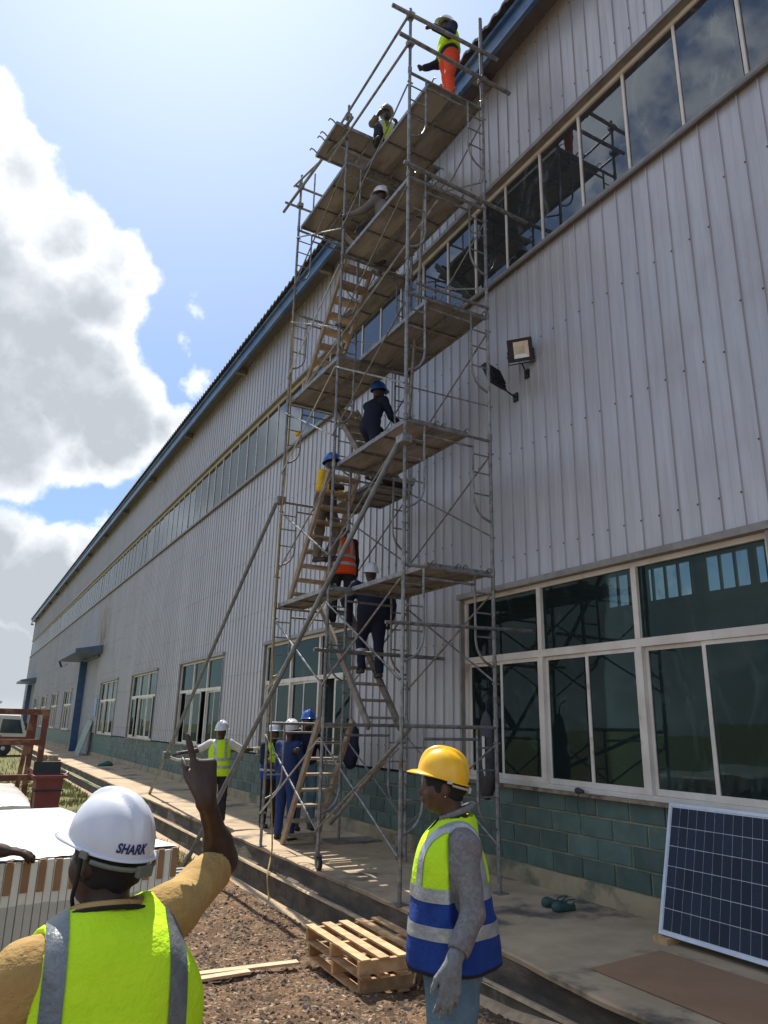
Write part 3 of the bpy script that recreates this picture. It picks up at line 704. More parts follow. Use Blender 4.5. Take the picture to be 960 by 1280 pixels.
# raking struts
def strut(name, a, b, r, lab):
    s = obj(name, MB().tube([a, b], r, 12), blue_pipe, T)
    return s
d1 = np.array((3.50, 12.6, float(hfield(3.5, 12.6))))
strut('raking_strut', (4.08, 6.93, 5.02), d1, .033, '')
obj('strut_coupler', MB().box((4.04, 6.86, 4.92), (4.18, 7.02, 5.02)), steel, T, bevel=.01)
strut('raking_strut', (4.10, 11.0, 5.3), (4.40, 19.4, .0), .036, '')
obj('strut_coupler', MB().box((4.04, 10.88, 5.2), (4.2, 11.05, 5.32)), steel, T, bevel=.01)
obj('strut_swivel', MB().tube([(4.34, 17.9, .95), (4.62, 17.88, .86), (4.98, 17.85, .86)], .028, 8), steel_lt, T); obj('strut_coupler', MB().box((4.28, 17.8, .88), (4.42, 18.0, 1.04)), steel, T, bevel=.01)
# hanging hose
yel = mat('yellow_hose', (.42, .27, .07), .6, 0, (.30, .19, .05), 8, coords='World')
pts = [(4.12, 10.90, 9.1), (4.15, 10.83, 6.5), (4.10, 10.86, 4.0), (4.11, 10.75, 2.0), (4.12, 10.60, .9), (4.13, 10.45, .12), (4.06, 10.3, -.06), (3.95, 10.1, -.24), (3.93, 9.98, -.42), (3.9, 9.9, -.50), (3.8, 9.95, -.52)]
def spl(pts, n=6):
    P_ = [np.array(p, float) for p in pts]; P_ = [2*P_[0]-P_[1]]+P_+[2*P_[-1]-P_[-2]]; o = []
    for i in range(1, len(P_)-2):
        a, b, c, d = P_[i-1:i+3]
        for t in np.arange(n)/n: o.append(.5*((2*b)+(-a+c)*t+(2*a-5*b+4*c-d)*t*t+(-a+3*b-3*c+d)*t**3))
    o.append(P_[-2]); return o
tag(obj('hanging_hose', MB().tube(spl(pts), .011, 7), yel), 'thin yellow hose hanging down the far outer post of the scaffold into the drain', 'hose')
tag(obj('green_hose', MB().tube(spl([(4.07, 39, .02), (4.02, 34, -.18), (3.98, 29, -.16), (4.02, 25, -.2), (3.97, 21, -.15), (4.0, 17.5, -.2)]), .018, 6), mat('green_hose', (.30, .42, .20), .5)), 'pale green hose lying along the drain ledge behind the white helmet', 'hose')

# ------------------------------------------------------------------ figures: smooth distance-field bodies
class Field:
    def __init__(s, lo, hi, h):
        s.h = h; s.lo = np.array(lo, float)-2*h; n = np.ceil((np.array(hi)-s.lo+2*h)/h).astype(int)+1; s.n = n
        s.V = np.full(n, 1.0, np.float32); s.ax = [(s.lo[i]+h*np.arange(n[i])).astype(np.float32) for i in range(3)]
    def sub(s, lo, hi):
        a = np.clip(np.floor((np.array(lo)-s.lo)/s.h).astype(int), 0, s.n-1); b = np.clip(np.ceil((np.array(hi)-s.lo)/s.h).astype(int)+1, 1, s.n)
        if np.any(b <= a): return None, None
        sl = tuple(slice(a[i], b[i]) for i in range(3)); return sl, np.meshgrid(*[s.ax[i][sl[i]] for i in range(3)], indexing='ij')
    def comb(s, sl, d, k, op):
        V = s.V[sl]
        if op == 'u': h = np.clip(.5+.5*(V-d)/k, 0, 1); s.V[sl] = V*(1-h)+d*h-k*h*(1-h)
        else: d = -d; h = np.clip(.5+.5*(d-V)/k, 0, 1); s.V[sl] = V*(1-h)+d*h+k*h*(1-h)
    def cap(s, a, b, ra, rb, k=.02, op='u'):
        a, b = np.array(a, float), np.array(b, float); ra, rb = max(ra, .85*s.h), max(rb, .85*s.h); m = max(ra, rb)+k+3*s.h
        sl, g = s.sub(np.minimum(a, b)-m, np.maximum(a, b)+m)
        if sl is None: return
        d = b-a; L = max(1e-9, float(d@d)); px, py, pz = g[0]-a[0], g[1]-a[1], g[2]-a[2]
        t = np.clip((px*d[0]+py*d[1]+pz*d[2])/L, 0, 1); q = np.sqrt((px-t*d[0])**2+(py-t*d[1])**2+(pz-t*d[2])**2)
        s.comb(sl, q-(ra+(rb-ra)*t), k, op)
    def ell(s, c, ax, r, k=.02, op='u'):
        c = np.array(c, float); r = np.array(r, float); m = max(r)+k+3*s.h; sl, g = s.sub(c-m, c+m)
        if sl is None: return
        p = [g[i]-c[i] for i in range(3)]; u = [sum(p[i]*ax[j][i] for i in range(3)) for j in range(3)]
        k0 = np.sqrt(sum((u[j]/r[j])**2 for j in range(3))); k1 = np.sqrt(sum((u[j]/r[j]**2)**2 for j in range(3)))+1e-9
        s.comb(sl, k0*(k0-1)/k1, k, op)
    def plane(s, p, n, k=.004):   # keep the side away from n
        g = np.meshgrid(*s.ax, indexing='ij'); d = (g[0]-p[0])*n[0]+(g[1]-p[1])*n[1]+(g[2]-p[2])*n[2]
        s.V = np.maximum(s.V, d.astype(np.float32))
    def wrinkle(s, amp, fr, seed=0, ax=(1, .7, .5)):
        g = np.meshgrid(*s.ax, indexing='ij'); x, y, z = g
        s.V = s.V+(amp*(np.sin(fr*(x*.9+z*.5)+3*np.sin(fr*.31*(y+z)+seed))*np.sin(fr*.6*(z-y*.6)+seed*2+2*np.sin(fr*.27*x))+.5*np.sin(fr*1.9*(z*.8+x*.3)+2*np.sin(fr*.5*y)+seed))).astype(np.float32)*(np.abs(s.V) < .08)
    def fold(s, amp, fr, seed, c):
        x, y, z = np.meshgrid(*s.ax, indexing='ij'); x = x-c[0]; y = y-c[1]; z = z-c[2]
        w = np.clip(.75-z*1.5, .15, 1.2)
        s.V = s.V+(amp*w*(np.sin(fr*x+1.7*np.sin(fr*.3*z+seed)+seed)*.6+np.sin(fr*.8*(x*.8+z*.55)+2*np.sin(fr*.21*(y-z))+2*seed)*.5+.5*np.sin(fr*1.1*y+2*np.sin(fr*.25*z)))).astype(np.float32)*(np.abs(s.V) < .08)
    def mesh(s):
        V = s.V; I = V < 0; n = V.shape
        c = I[:-1, :-1, :-1].astype(np.int8)
        cn = sum(I[a:n[0]-1+a, b:n[1]-1+b, d:n[2]-1+d].astype(np.int8) for a in (0, 1) for b in (0, 1) for d in (0, 1))
        act = (cn > 0) & (cn < 8); idx = np.argwhere(act); num = len(idx); ids = np.full(act.shape, -1, np.int64); ids[act] = np.arange(num)
        acc = np.zeros((num, 3)); ct = np.zeros(num); i, j, k = idx.T
        for ax in range(3):
            o = [q for q in range(3) if q != ax]
            for a in (0, 1):
                for b in (0, 1):
                    off = [0, 0, 0]; off[o[0]] = a; off[o[1]] = b; off2 = list(off); off2[ax] = 1
                    v0 = V[i+off[0], j+off[1], k+off[2]]; v1 = V[i+off2[0], j+off2[1], k+off2[2]]; m = (v0 < 0) != (v1 < 0)
                    t = np.where(m, v0/np.where(m, v0-v1, 1), 0); t = np.clip(t, 0.05, .95); p = np.zeros((num, 3)); p[:] = off; p[:, ax] = t
                    acc[m] += p[m]; ct += m
        vs = s.lo+s.h*(idx+acc/ct[:, None]); fs = []
        for ax in range(3):
            o = [q for q in range(3) if q != ax]; A = I.take(range(n[ax]-1), ax); Bq = I.take(range(1, n[ax]), ax)
            e = np.argwhere(A != Bq); e = e[(e[:, o[0]] > 0) & (e[:, o[1]] > 0) & (e[:, o[0]] < n[o[0]]-1) & (e[:, o[1]] < n[o[1]]-1)]
            q = []
            for (a, b) in ((1, 1), (0, 1), (0, 0), (1, 0)):
                w = e.copy(); w[:, o[0]] -= a; w[:, o[1]] -= b; q.append(ids[w[:, 0], w[:, 1], w[:, 2]])
            q = np.stack(q, 1); ins = A[e[:, 0], e[:, 1], e[:, 2]]; flip = ins if ax != 1 else ~ins
            q[~flip] = q[~flip][:, ::-1]; fs.append(q)
        mb = MB(); mb.v = vs.tolist(); mb.f = np.concatenate(fs).tolist(); mb.sm = True; return mb
def fobj(name, F, m, parent, flatshade=False):
    mb = F.mesh()
    me = bpy.data.meshes.new(name); me.from_pydata(mb.v, [], mb.f); me.update()
    if m: me.materials.append(m)
    me.polygons.foreach_set('use_smooth', [True]*len(me.polygons))
    o = bpy.data.objects.new(name, me); link(o, parent, (0, 0, 0)); return o
def band(name, src, m, planes, off=.0035, parent=None):
    """a strip lying on the surface of src: kept where every plane (point, normal) has dot<0"""
    me = src.data.copy(); me.name = name; bm = bmesh.new(); bm.from_mesh(me); bm.normal_update()
    for v in bm.verts: v.co += v.normal*off
    for (p, n) in planes:
        g = bm.verts[:]+bm.edges[:]+bm.faces[:]; bmesh.ops.bisect_plane(bm, geom=g, plane_co=p, plane_no=n, clear_outer=True)
    bm.to_mesh(me); bm.free(); me.materials.clear(); me.materials.append(m)
    if len(me.polygons) == 0: return None
    o = bpy.data.objects.new(name, me); link(o, parent or src, (0, 0, 0)); return o

def cross(a, b): return np.cross(a, b)
skin_a = mat('dark_skin', (.050, .026, .017), .48, 0, (.040, .020, .013), 30, .12, 220, spec=.45)
skin_b = mat('brown_skin', (.105, .052, .032), .5, 0, (.085, .042, .026), 30, .12, 220, spec=.4)
hairm = mat('black_hair', (.010, .009, .009), .75, 0, (.016, .014, .013), 60, .8, 160)
hv = dict(bump=.35, bscale=28, rough=.8)
def fab(name, c, c2=None, sc=30, bump=.35, bs=90, **k): return mat(name, c, .88, 0, c2 or tuple(x*.78 for x in c), sc, bump, bs, spec=.25, **k)
navy = fab('navy_cloth', (.018, .024, .048)); bluecl = fab('blue_overall_cloth', (.030, .055, .16)); denim = fab('denim', (.15, .235, .30), (.10, .17, .23), 7, .8, 15, bdist=.025); 
lime = fab('lime_vest_cloth', (.60, .90, .025), (.55, .86, .02), 12, .55, 7, bdist=.04); limeb = fab('lime_worn_cloth', (.55, .68, .05), (.45, .58, .06)); royal = fab('royal_blue_cloth', (.022, .06, .27), (.015, .045, .21), 12, .55, 7, bdist=.04)
tan = fab('tan_shirt_cloth', (.46, .30, .11), (.38, .24, .085), 9, .6, 8, bdist=.04); greysh = fab('grey_knit_cloth', (.24, .225, .22), (.17, .16, .155), 60, .8, 16, bdist=.025)
orange = fab('orange_vest_cloth', (.90, .10, .02), (.80, .09, .02)); redtr = fab('orange_trouser_cloth', (.80, .10, .035), (.65, .08, .03)); darktr = fab('dark_trouser_cloth', (.028, .03, .034)); 
greyv = fab('grey_waistcoat_cloth', (.11, .10, .095)); khaki = fab('khaki_cloth', (.17, .135, .095)); yellowc = fab('yellow_sleeve_cloth', (.80, .50, .02)); greyb = fab('grey_shirt_cloth', (.20, .185, .165)); whitesh = fab('white_shirt_cloth', (.62, .60, .58))
refl = mat('reflective_tape', (.50, .52, .53), .38, .45, (.36, .38, .39), 14, .5, 9, bdist=.03); reflb = mat('grey_tape', (.20, .22, .225), .42, .35, (.135, .155, .16), 8, .5, 9, bdist=.03)
reflw = mat('white_tape', (.62, .62, .60), .55, .1, (.52, .52, .50), 20); trimm = mat('black_trim', (.01, .01, .01), .8)
bootm = mat('boot_leather', (.022, .019, .017), .55, 0, (.035, .03, .026), 20, .3, 70); glovem = fab('grey_glove_cloth', (.26, .27, .275), (.20, .21, .215), 60, .6, 200); glovew = fab('pale_glove_cloth', (.55, .52, .48))
def helm_m(name, c): return mat(name, c, .30, 0, tuple(x*.93 for x in c), 5, .05, 30, coat=.35, col3=tuple(x*.72 for x in c), scale3=9, thr3=(.66, .82))
h_white = helm_m('white_helmet_plastic', (.66, .68, .73)); h_yel = helm_m('yellow_helmet_plastic', (1.0, .54, .012)); h_blue = helm_m('blue_helmet_plastic', (.014, .10, .42))
eyew = mat('eye_white', (.55, .50, .45), .2); gold = mat('earring', (.8, .75, .6), .2, 1)

def helmet(par, c, up, fwd, m, s=1.0, n=40, ridge=1.35, tiltf=0):
    up = _n(up); fwd = _n(np.array(fwd)-np.array(up)*np.dot(fwd, up)); rt = np.cross(fwd, up)
    mb = MB(); rows = 18
    def pt(ph, t, off=0):
        # t 0 at rim ... 1 at crown
        cx, cy = math.sin(ph), math.cos(ph)   # right, forward
        a = t*math.pi/2; rr = math.cos(a)**.82; z = .138*math.sin(a)**.95
        x = .118*rr*cx; y = .140*rr*cy; 
        z += (-.012+.010*cy)*(1-t)                                   # back dips lower
        sag = abs(x)
        rg = ridge*(max(0, 1-(sag/.030)**4)*.0075*min(1, t*2.2) - .004*math.exp(-((sag-.037)/.009)**2)*min(1, t*1.5))
        z += rg*.9; y += rg*cy*.8
        return x, y, z
    helmet.pt = pt
    for i in range(rows+1):
        t = (i/rows)
        for k in range(n):
            ph = 2*math.pi*k/n; x, y, z = pt(ph, t)
            mb.v.append((x, y, z))
    # rim lip and peak, outward from row 0
    lip = []
    for ring in range(1, 4):
        for k in range(n):
            ph = 2*math.pi*k/n; x, y, z = pt(ph, 0); cy = math.cos(ph); pk = max(0, cy)**2.2
            o = (.006, .010+.020*pk, .012+.046*pk)[ring-1]
            L = math.hypot(x, y); mb.v.append((x*(1+o/L*(1-.35*pk)), y+o*y/L, z-(.002, .004+.004*pk, .008+.016*pk)[ring-1]))
    R = rows+1
    for i in range(rows):
        for k in range(n): k2 = (k+1) % n; mb.f.append((i*n+k2, i*n+k, (i+1)*n+k, (i+1)*n+k2))
    prev = 0
    for ring in range(1, 4):
        b = (R+ring-1)*n
        for k in range(n): k2 = (k+1) % n; mb.f.append((prev+k, prev+k2, b+k2, b+k))
        prev = b
    top = [(x*s, y*s, z*s) for (x, y, z) in mb.v]
    mb.v = [tuple(np.array(c)+rt*x+fwd*y+np.array(up)*z) for (x, y, z) in top]
    me = mkmesh('helmet', mb, m, smooth_=True)
    o = bpy.data.objects.new('helmet', me); link(o, par, (0, 0, 0))
    sm = o.modifiers.new('t', 'SOLIDIFY'); sm.thickness = .003; sm.offset = -1
    return o, (rt, fwd, up, np.array(c), s)
def hand(F, w, d, nrm, side, s=1.0, curls=(.5, .55, .6, .65), thumb=.5, spread=.12, k=.006):
    """w wrist, d direction of fingers, nrm palm side normal, side: towards the thumb"""
    d = _n(d); nrm = _n(np.array(nrm)-d*np.dot(nrm, d)); sd_ = _n(np.cross(d, nrm)); sd_ = sd_ if np.dot(sd_, side) > 0 else -sd_
    w = np.array(w, float)
    # palm
    for t in (-.026, -.009, .009, .026): F.cap(w+d*.012*s+sd_*t*.72*s, w+d*.088*s+sd_*t*1.10*s, .0155*s, .0125*s, .008)
    F.cap(w-d*.02*s, w+d*.03*s, .026*s, .027*s, .02)
    L = ((.040, .026, .021), (.045, .029, .022), (.042, .027, .021), (.032, .021, .018)); R_ = (.0106, .0106, .0100, .0088)
    for i in range(4):
        t = (.029, .010, -.0095, -.028)[i]; p = w+d*(.090-.004*abs(i-1.2))*s+sd_*t*s; a = 0; dd = _n(d+sd_*spread*(1.5-i)*.55)
        for j in range(3):
            a += curls[i]*(.75, 1.0, .75)[j]; u = dd*math.cos(a)+nrm*math.sin(a); q = p+u*L[i][j]*s
            F.cap(p, q, R_[i]*s*(1-.06*j), R_[i]*s*(.94-.07*j), k); p = q
    p = w+d*.022*s+sd_*.026*s+nrm*.006*s; q = p+_n(d*.85+sd_*(.85-.6*thumb)+nrm*.45*thumb)*.040*s; F.cap(p, q, .0155*s, .0118*s, .012)
    r = q+_n(d*1.0+sd_*.35*(1-thumb)+nrm*.5*thumb)*.032*s; F.cap(q, r, .0112*s, .0105*s, k); F.cap(r, r+_n(d*1.0+sd_*.15*(1-thumb)+nrm*.8*thumb)*.023*s, .0102*s, .0085*s, k)

DEF = dict(H=1.75, lean=(0, .03, 1), ua_l=(-.18, .05, -1), fa_l=(-.08, .25, -1), ua_r=(.18, .05, -1), fa_r=(.08, .25, -1),
           th_l=(-.05, .04, -1), sh_l=(-.02, -.06, -1), th_r=(.05, .04, -1), sh_r=(.02, -.06, -1), headf=(0, 1, -.08), headup=(0, .02, 1), yaw=0)
def person(label, loc, face, h, cl, pose=None, group=None, J=None, pelvis=None, bulk=1.0, dp=1.0, headS=1.0, cuff=.95, hem=None, tapes=None, armS=1.0, ah=.3, legS=1.0, sleeves='long', vest=None, hands=(None, None), detail=False, boots=bootm, name='person', helm=None, helms=1.0, vestf=None, skin=None, helmof=0, feet=True):
    """loc: ground point under the figure (world); face: heading in degrees, 0 = +y (away), 90 = +x"""
    P_ = dict(DEF); P_.update(pose or {}); H = P_['H']; s = H/1.75; a = rad(face)
    fw = np.array((math.sin(a), math.cos(a), 0)); rt = np.array((math.cos(a), -math.sin(a), 0)); up0 = np.array((0, 0, 1.))
    def D_(v): return _n(rt*v[0]+fw*v[1]+up0*v[2])
    tu = D_(P_['lean']); tr = _n(rt-tu*np.dot(rt, tu)); tf = np.cross(tu, tr)
    if P_.get('twist'):
        b = rad(P_['twist']); tr, tf = tr*math.cos(b)-tf*math.sin(b), tf*math.cos(b)+tr*math.sin(b)
    j = {}; j['pel'] = np.zeros(3)
    j['hip_l'] = -rt*.09*s; j['hip_r'] = rt*.09*s
    for q in 'lr':
        j['kn_'+q] = j['hip_'+q]+D_(P_['th_'+q])*.435*s; j['an_'+q] = j['kn_'+q]+D_(P_['sh_'+q])*.42*s
    low = min(j['an_l'][2], j['an_r'][2])
    j['chest'] = tu*.34*s; j['neck'] = tu*.50*s
    j['sh_l'] = tu*.455*s-tr*.175*s*bulk; j['sh_r'] = tu*.455*s+tr*.175*s*bulk
    for q in 'lr':
        j['el_'+q] = j['sh_'+q]+D_(P_['ua_'+q])*.285*s; j['wr_'+q] = j['el_'+q]+D_(P_['fa_'+q])*.255*s
    hu = D_(P_['headup']); j['head'] = j['neck']+_n(tu+hu)*.135*s+D_(P_['headf'])*.02
    root = np.array(loc, float); pz = (pelvis if pelvis is not None else -low+.085*s)
    for k_ in j: j[k_] = j[k_]+np.array((0, 0, pz))
    if J:
        for k_, v in J.items(): j[k_] = np.array(v, float)-root
    hf = D_(P_['headf']); hf = _n(hf-hu*np.dot(hf, hu)); hr = np.cross(hf, hu)
    allp = np.array(list(j.values())); lo = allp.min(0)-.20; hi = allp.max(0)+.24
    sk = skin or skin_a
    # ---- skin body
    F = Field(lo, hi, h)
    tax = (tr, tf, tu)
    F.ell(j['pel']+tu*.02*s, tax, np.array((.155*bulk, .115*dp, .13))*s); F.ell(j['pel']+tu*.19*s, tax, np.array((.140*bulk, .105*dp, .17))*s, .06); F.ell(j['chest'], tax, np.array((.160*bulk, .112*dp, .17))*s, .06)
    for q in 'lr':
        F.cap(j['neck']-tu*.06*s, j['sh_'+q], .055*s, .058*s, .05); F.cap(j['sh_'+q], j['el_'+q], .054*s*bulk*armS, .042*s*bulk*armS, .03); F.cap(j['el_'+q], j['wr_'+q], .043*s*bulk*armS, .027*s*bulk*(armS+.04), .02)
        mid = j['el_'+q]*.72+j['wr_'+q]*.28; F.cap(j['el_'+q], mid, .040*s*bulk*armS, .045*s*bulk*armS, .03)
        F.cap(j['hip_'+q], j['kn_'+q], .088*s*bulk, .058*s, .05); F.cap(j['kn_'+q], j['kn_'+q]*.65+j['an_'+q]*.35, .055*s, .058*s, .03); F.cap(j['kn_'+q], j['an_'+q], .052*s, .036*s, .03)
    F.cap(j['neck']-tu*.05*s, j['head']-hu*.03*s-hf*.012, .062*s*bulk**.5, .054*s, .03)
    # ---- head
    c = j['head']+hu*.045; hax = (hr, hf, hu); S = s**.5*headS
    F.ell(c, hax, (.076*S, .098*S, .105*S), .02); F.ell(c+hf*.020*S-hu*.055*S, hax, (.060*S, .075*S, .072*S), .03); F.ell(c+hf*.058*S-hu*.098*S, hax, (.030*S, .026*S, .022*S), .025)
    F.ell(c+hf*.075*S+hu*.018*S, hax, (.048*S, .018*S, .014*S), .02)                      # brow
    if detail:
        for q in (-1, 1): F.ell(c+hf*.092*S-hu*.008*S+hr*q*.031*S, hax, (.017, .012, .011), .012, 'sub')
    F.cap(c+hf*.090*S-hu*.005*S, c+hf*.112*S-hu*.036*S, .009*S, .0135*S, .012)
    F.ell(c+hf*.100*S-hu*.043*S, hax, (.021*S, .014*S, .010*S), .008)
    F.ell(c+hf*.098*S-hu*.064*S, hax, (.024*S, .013*S, .008*S), .006); F.ell(c+hf*.095*S-hu*.077*S, hax, (.021*S, .013*S, .009*S), .006)
    for q in (-1, 1):
        F.ell(c-hf*.004*S-hu*.018*S+hr*q*.078*S, hax, (.010, .019, .031), .008)
        if detail: F.ell(c+hf*.004*S-hu*.016*S+hr*q*.090*S, hax, (.007, .010, .018), .006, 'sub'); F.ell(c+hf*.088*S-hu*.008*S+hr*q*.031*S, hax, (.0135, .0125, .0095), .006); F.ell(c+hf*.055*S-hu*.038*S+hr*q*.042*S, hax, (.022, .025, .022), .03)
    # ---- hands
    hnds = []
    for q, hd in zip('lr', hands):
        d = _n(j['wr_'+q]-j['el_'+q]); hd = dict(hd or {}); inw = tr if q == 'l' else -tr
        gl = hd.pop('glove', None); dd = hd.pop('d', None); nn = hd.pop('n', inw); sd2 = hd.pop('side', tf+.001*tu)
        if dd is not None: d = _n(dd)
        T_ = Field(j['wr_'+q]-.26, j['wr_'+q]+.26, min(h, .011) if not detail else h) if gl else F
        hand(T_, j['wr_'+q], d, nn, sd2, s=s*hd.pop('s', 1.0), **hd)
        if gl: T_.cap(j['wr_'+q]-_n(j['wr_'+q]-j['el_'+q])*.05, j['wr_'+q], .036*s, .030*s, .012); hnds.append((T_, gl))
    # bare feet shapes inside the boots
    for q in 'lr':
        ff = _n(fw*1.0); F.cap(j['an_'+q]-np.array((0, 0, .04*s)), j['an_'+q]+ff*.11*s-np.array((0, 0, .055*s)), .034*s, .026*s, .02)
    body = fobj(name, F, sk, None); body.location = tuple(root); WL[body.name] = root
    tag(body, label, 'person', group)
    for T_, gl in hnds: fobj('glove', T_, gl, body)
    # ---- clothes
    top_m, bot_m = cl
    infl = .013*s
    G = Field(lo, hi, h); 
    G.ell(j['pel']+tu*.05*s, tax, np.array((.160*bulk, .122*dp, .13))*s+infl); G.ell(j['pel']+tu*.19*s, tax, np.array((.148*bulk, .115*dp, .18))*s+infl, .06); G.ell(j['chest'], tax, np.array((.165*bulk, .118*dp, .17))*s+infl, .06)
    for q in 'lr':
        G.cap(j['neck']-tu*.06*s, j['sh_'+q], .055*s+infl, .058*s+infl, .05)
        e = j['el_'+q]; w_ = j['wr_'+q]; ra, rb = (.058*s*bulk+infl)*armS, (.048*s*bulk+infl)*armS
        if sleeves == 'short': e2 = j['sh_'+q]+(e-j['sh_'+q])*.84; G.cap(j['sh_'+q], e2, ra, rb+.006, .03)
        elif sleeves != 'none':
            G.cap(j['sh_'+q], e, ra, rb, .03)
            if sleeves == 'long': G.cap(e, e+(w_-e)*cuff, rb, .033*s*bulk+infl*.8, .02)
            if sleeves == 'three': G.cap(e, e+(w_-e)*.55, rb, .044*s*bulk+infl, .02)
    if h < .016: G.wrinkle(.0042 if detail else .005, 22 if detail else 20, len(label))
    G.cap(j['neck']+tu*.02, j['neck']+tu*.3, .066*s*bulk**.5, .09*s, .004, 'sub')
    for q in 'lr':
        e = j['el_'+q]; w_ = j['wr_'+q]
        if sleeves == 'short': e2 = j['sh_'+q]+(e-j['sh_'+q])*.88; u_ = _n(e-j['sh_'+q]); G.cap(e2+u_*.045, e2+u_*.10, .085, .085, .003, 'sub')
        if sleeves == 'long' and cuff < .9: e2 = e+(w_-e)*(cuff+.02); u_ = _n(w_-e); G.cap(e2+u_*.05, e2+u_*.10, .055, .055, .003, 'sub')
        if sleeves == 'three': e2 = e+(w_-e)*.58; u_ = _n(w_-e); G.cap(e2+u_*.05, e2+u_*.10, .07, .07, .003, 'sub')
    G.plane(j['pel']-tu*.07*s, -tu)
    if sleeves != 'bare': shirt = fobj('shirt', G, top_m, body)
    Lg = Field(lo, hi, h)
    Lg.ell(j['pel']+tu*.0*s, tax, np.array((.158*bulk, .122*dp, .12))*s+.012)
    for q in 'lr':
        Lg.cap(j['hip_'+q], j['kn_'+q], .092*s*bulk*legS+infl, .064*s*legS+infl, .04); e = j['kn_'+q]+(j['an_'+q]-j['kn_'+q])*.97; Lg.cap(j['kn_'+q], e, .064*s+infl, .052*s+infl*.8, .03)
    if h < .016: Lg.wrinkle(.0032, 22, len(label)+3)
    Lg.plane(j['pel']+tu*.09*s, tu)
    for q in 'lr':
        u_ = _n(j['an_'+q]-j['kn_'+q]); p_ = j['an_'+q]+u_*.012; Lg.cap(p_+u_*.08, p_+u_*.2, .085, .085, .003, 'sub')
    tr_o = fobj('trousers', Lg, bot_m, body)
    if feet:
        for q in 'lr':
            an = j['an_'+q]; Bf = Field(an-np.array((.3, .3, .12)), an+np.array((.3, .3, .16)), min(h, .012)); g0 = an-np.array((0, 0, .055*s)); ff = fw
            if P_.get('toe'): ff = _n(fw+up0*P_['toe'])
            Bf.cap(an+np.array((0, 0, .06)), an-np.array((0, 0, .03)), .048*s, .046*s, .02); Bf.cap(g0-ff*.035*s, g0+ff*.13*s, .042*s, .038*s, .02); Bf.cap(g0+ff*.10*s, g0+ff*.15*s+np.array((0, 0, .004)), .044*s, .036*s, .02)
            Bf.plane(an-np.array((0, 0, .085*s)), (0, 0, -1)); fobj('boot', Bf, boots, body)
    if vest:
        vm, kind = vest
        v = Field(lo, hi, h); I2 = .030*s*(1.15 if detail else 1)
        v.ell(j['pel']-tu*.03*s, tax, np.array((.178*bulk, .140*dp, .26))*s+I2, .03); v.ell(j['pel']+tu*.17*s, tax, np.array((.160*bulk, .122*dp, .20))*s+I2, .07); v.ell(j['chest'], tax, np.array((.170*bulk, .122*(1+(dp-1)*.4), .18))*s+I2, .07)
        for q in 'lr': v.cap(j['neck']-tu*.05*s, j['neck']*.35+j['sh_'+q]*.65-tu*.022*s, .056*s+I2*.8, .054*s+I2*.7, .05)
        if h < .016: v.wrinkle(.0048 if detail else .005, 13 if detail else 17, 5)
        if detail: v.fold(.0065, 34, 1.3, j['pel']+tu*.2)
        v.plane(j['pel']-tu*(hem if hem is not None else (.11 if not detail else .15))*s, -tu)
        for q, sg in (('l', -1), ('r', 1)):
            o_ = j['sh_'+q]; v.cap(o_+tr*sg*.035*s+tu*.03, o_+tr*sg*.17*s-tu*.05, .085*s, .14*s, .006, 'sub')
            el_ = _n(j['el_'+q]-o_); v.cap(o_+tr*sg*.03*s, o_+tr*sg*.03*s*(ah > .4)+el_*ah*s*.5, .078*s, .11*s, .008, 'sub')
        v.cap(j['neck']-tu*.025*s+tf*.012, j['neck']+tu*.25*s, .078*s*bulk**.5, .12*s, .006, 'sub')
        v.cap(j['neck']+tf*.10*s-tu*.02*s, j['neck']+tf*.15*s-tu*.16*s, .055*s, .02*s, .006, 'sub')
        vo = fobj('vest', v, vm, body)
        pc = j['pel']
        def hb(z0, z1, m_, off=.0035, nm='reflective_stripe', extra=()): return band(nm, vo, m_, [(pc+tu*z0*s, -tu), (pc+tu*z1*s, tu)]+list(extra), off)
        tape = reflb if kind == 'man' else refl
        if kind == 'two': hb(.02, .07, tape); hb(.15, .20, tape)
        if kind in ('shoulder', 'two'):
            for sg in (-1, 1): band('reflective_stripe', vo, tape, [(pc+tr*sg*.075*s, -tr*sg), (pc+tr*sg*.125*s, tr*sg), (pc+tu*.20*s, -tu)])
        if kind == 'woman':
            for sg in (-1, 1): band('reflective_stripe', vo, tape, [(pc+tr*sg*.10*s, -tr*sg), (pc+tr*sg*.15*s, tr*sg), (pc+tu*.292*s, -tu)], .0045)
            hb(-.16, .235, royal, .0025, 'blue_panel'); hb(.085, .142, refl, .006); hb(.235, .292, refl, .006); hb(-.16, -.038, trimm, .005, 'hem_binding')
        if kind == 'blueband': hb(-.12, .16, royal, .003, 'blue_panel'); hb(.02, .06, refl, .007)
        if kind == 'man':
            for sg in (-1, 1): band('reflective_stripe', vo, reflb, [(pc+tr*sg*.118*s, -tr*sg), (pc+tr*sg*.166*s, tr*sg)], .004)
        vest_o = vo
    if tapes:
        pc = j['pel']
        for z0, z1 in ((.33, .365),): band('reflective_stripe', shirt, reflw, [(pc+tu*z0*s, -tu), (pc+tu*z1*s, tu)])
        for sg in (-1, 1): band('reflective_stripe', shirt, reflw, [(pc+tr*sg*.07*s, -tr*sg), (pc+tr*sg*.10*s, tr*sg), (pc+tu*.365*s, -tu)])
        for q in 'lr': m_ = j['kn_'+q]*.62+j['an_'+q]*.38; u_ = _n(j['an_'+q]-j['kn_'+q]); w2 = m_-j['hip_'+q]; band('reflective_stripe', tr_o, reflw, [(m_-u_*.025, -u_), (m_+u_*.025, u_), ((j['kn_l']+j['kn_r'])/2, rt if q == 'l' else -rt)])
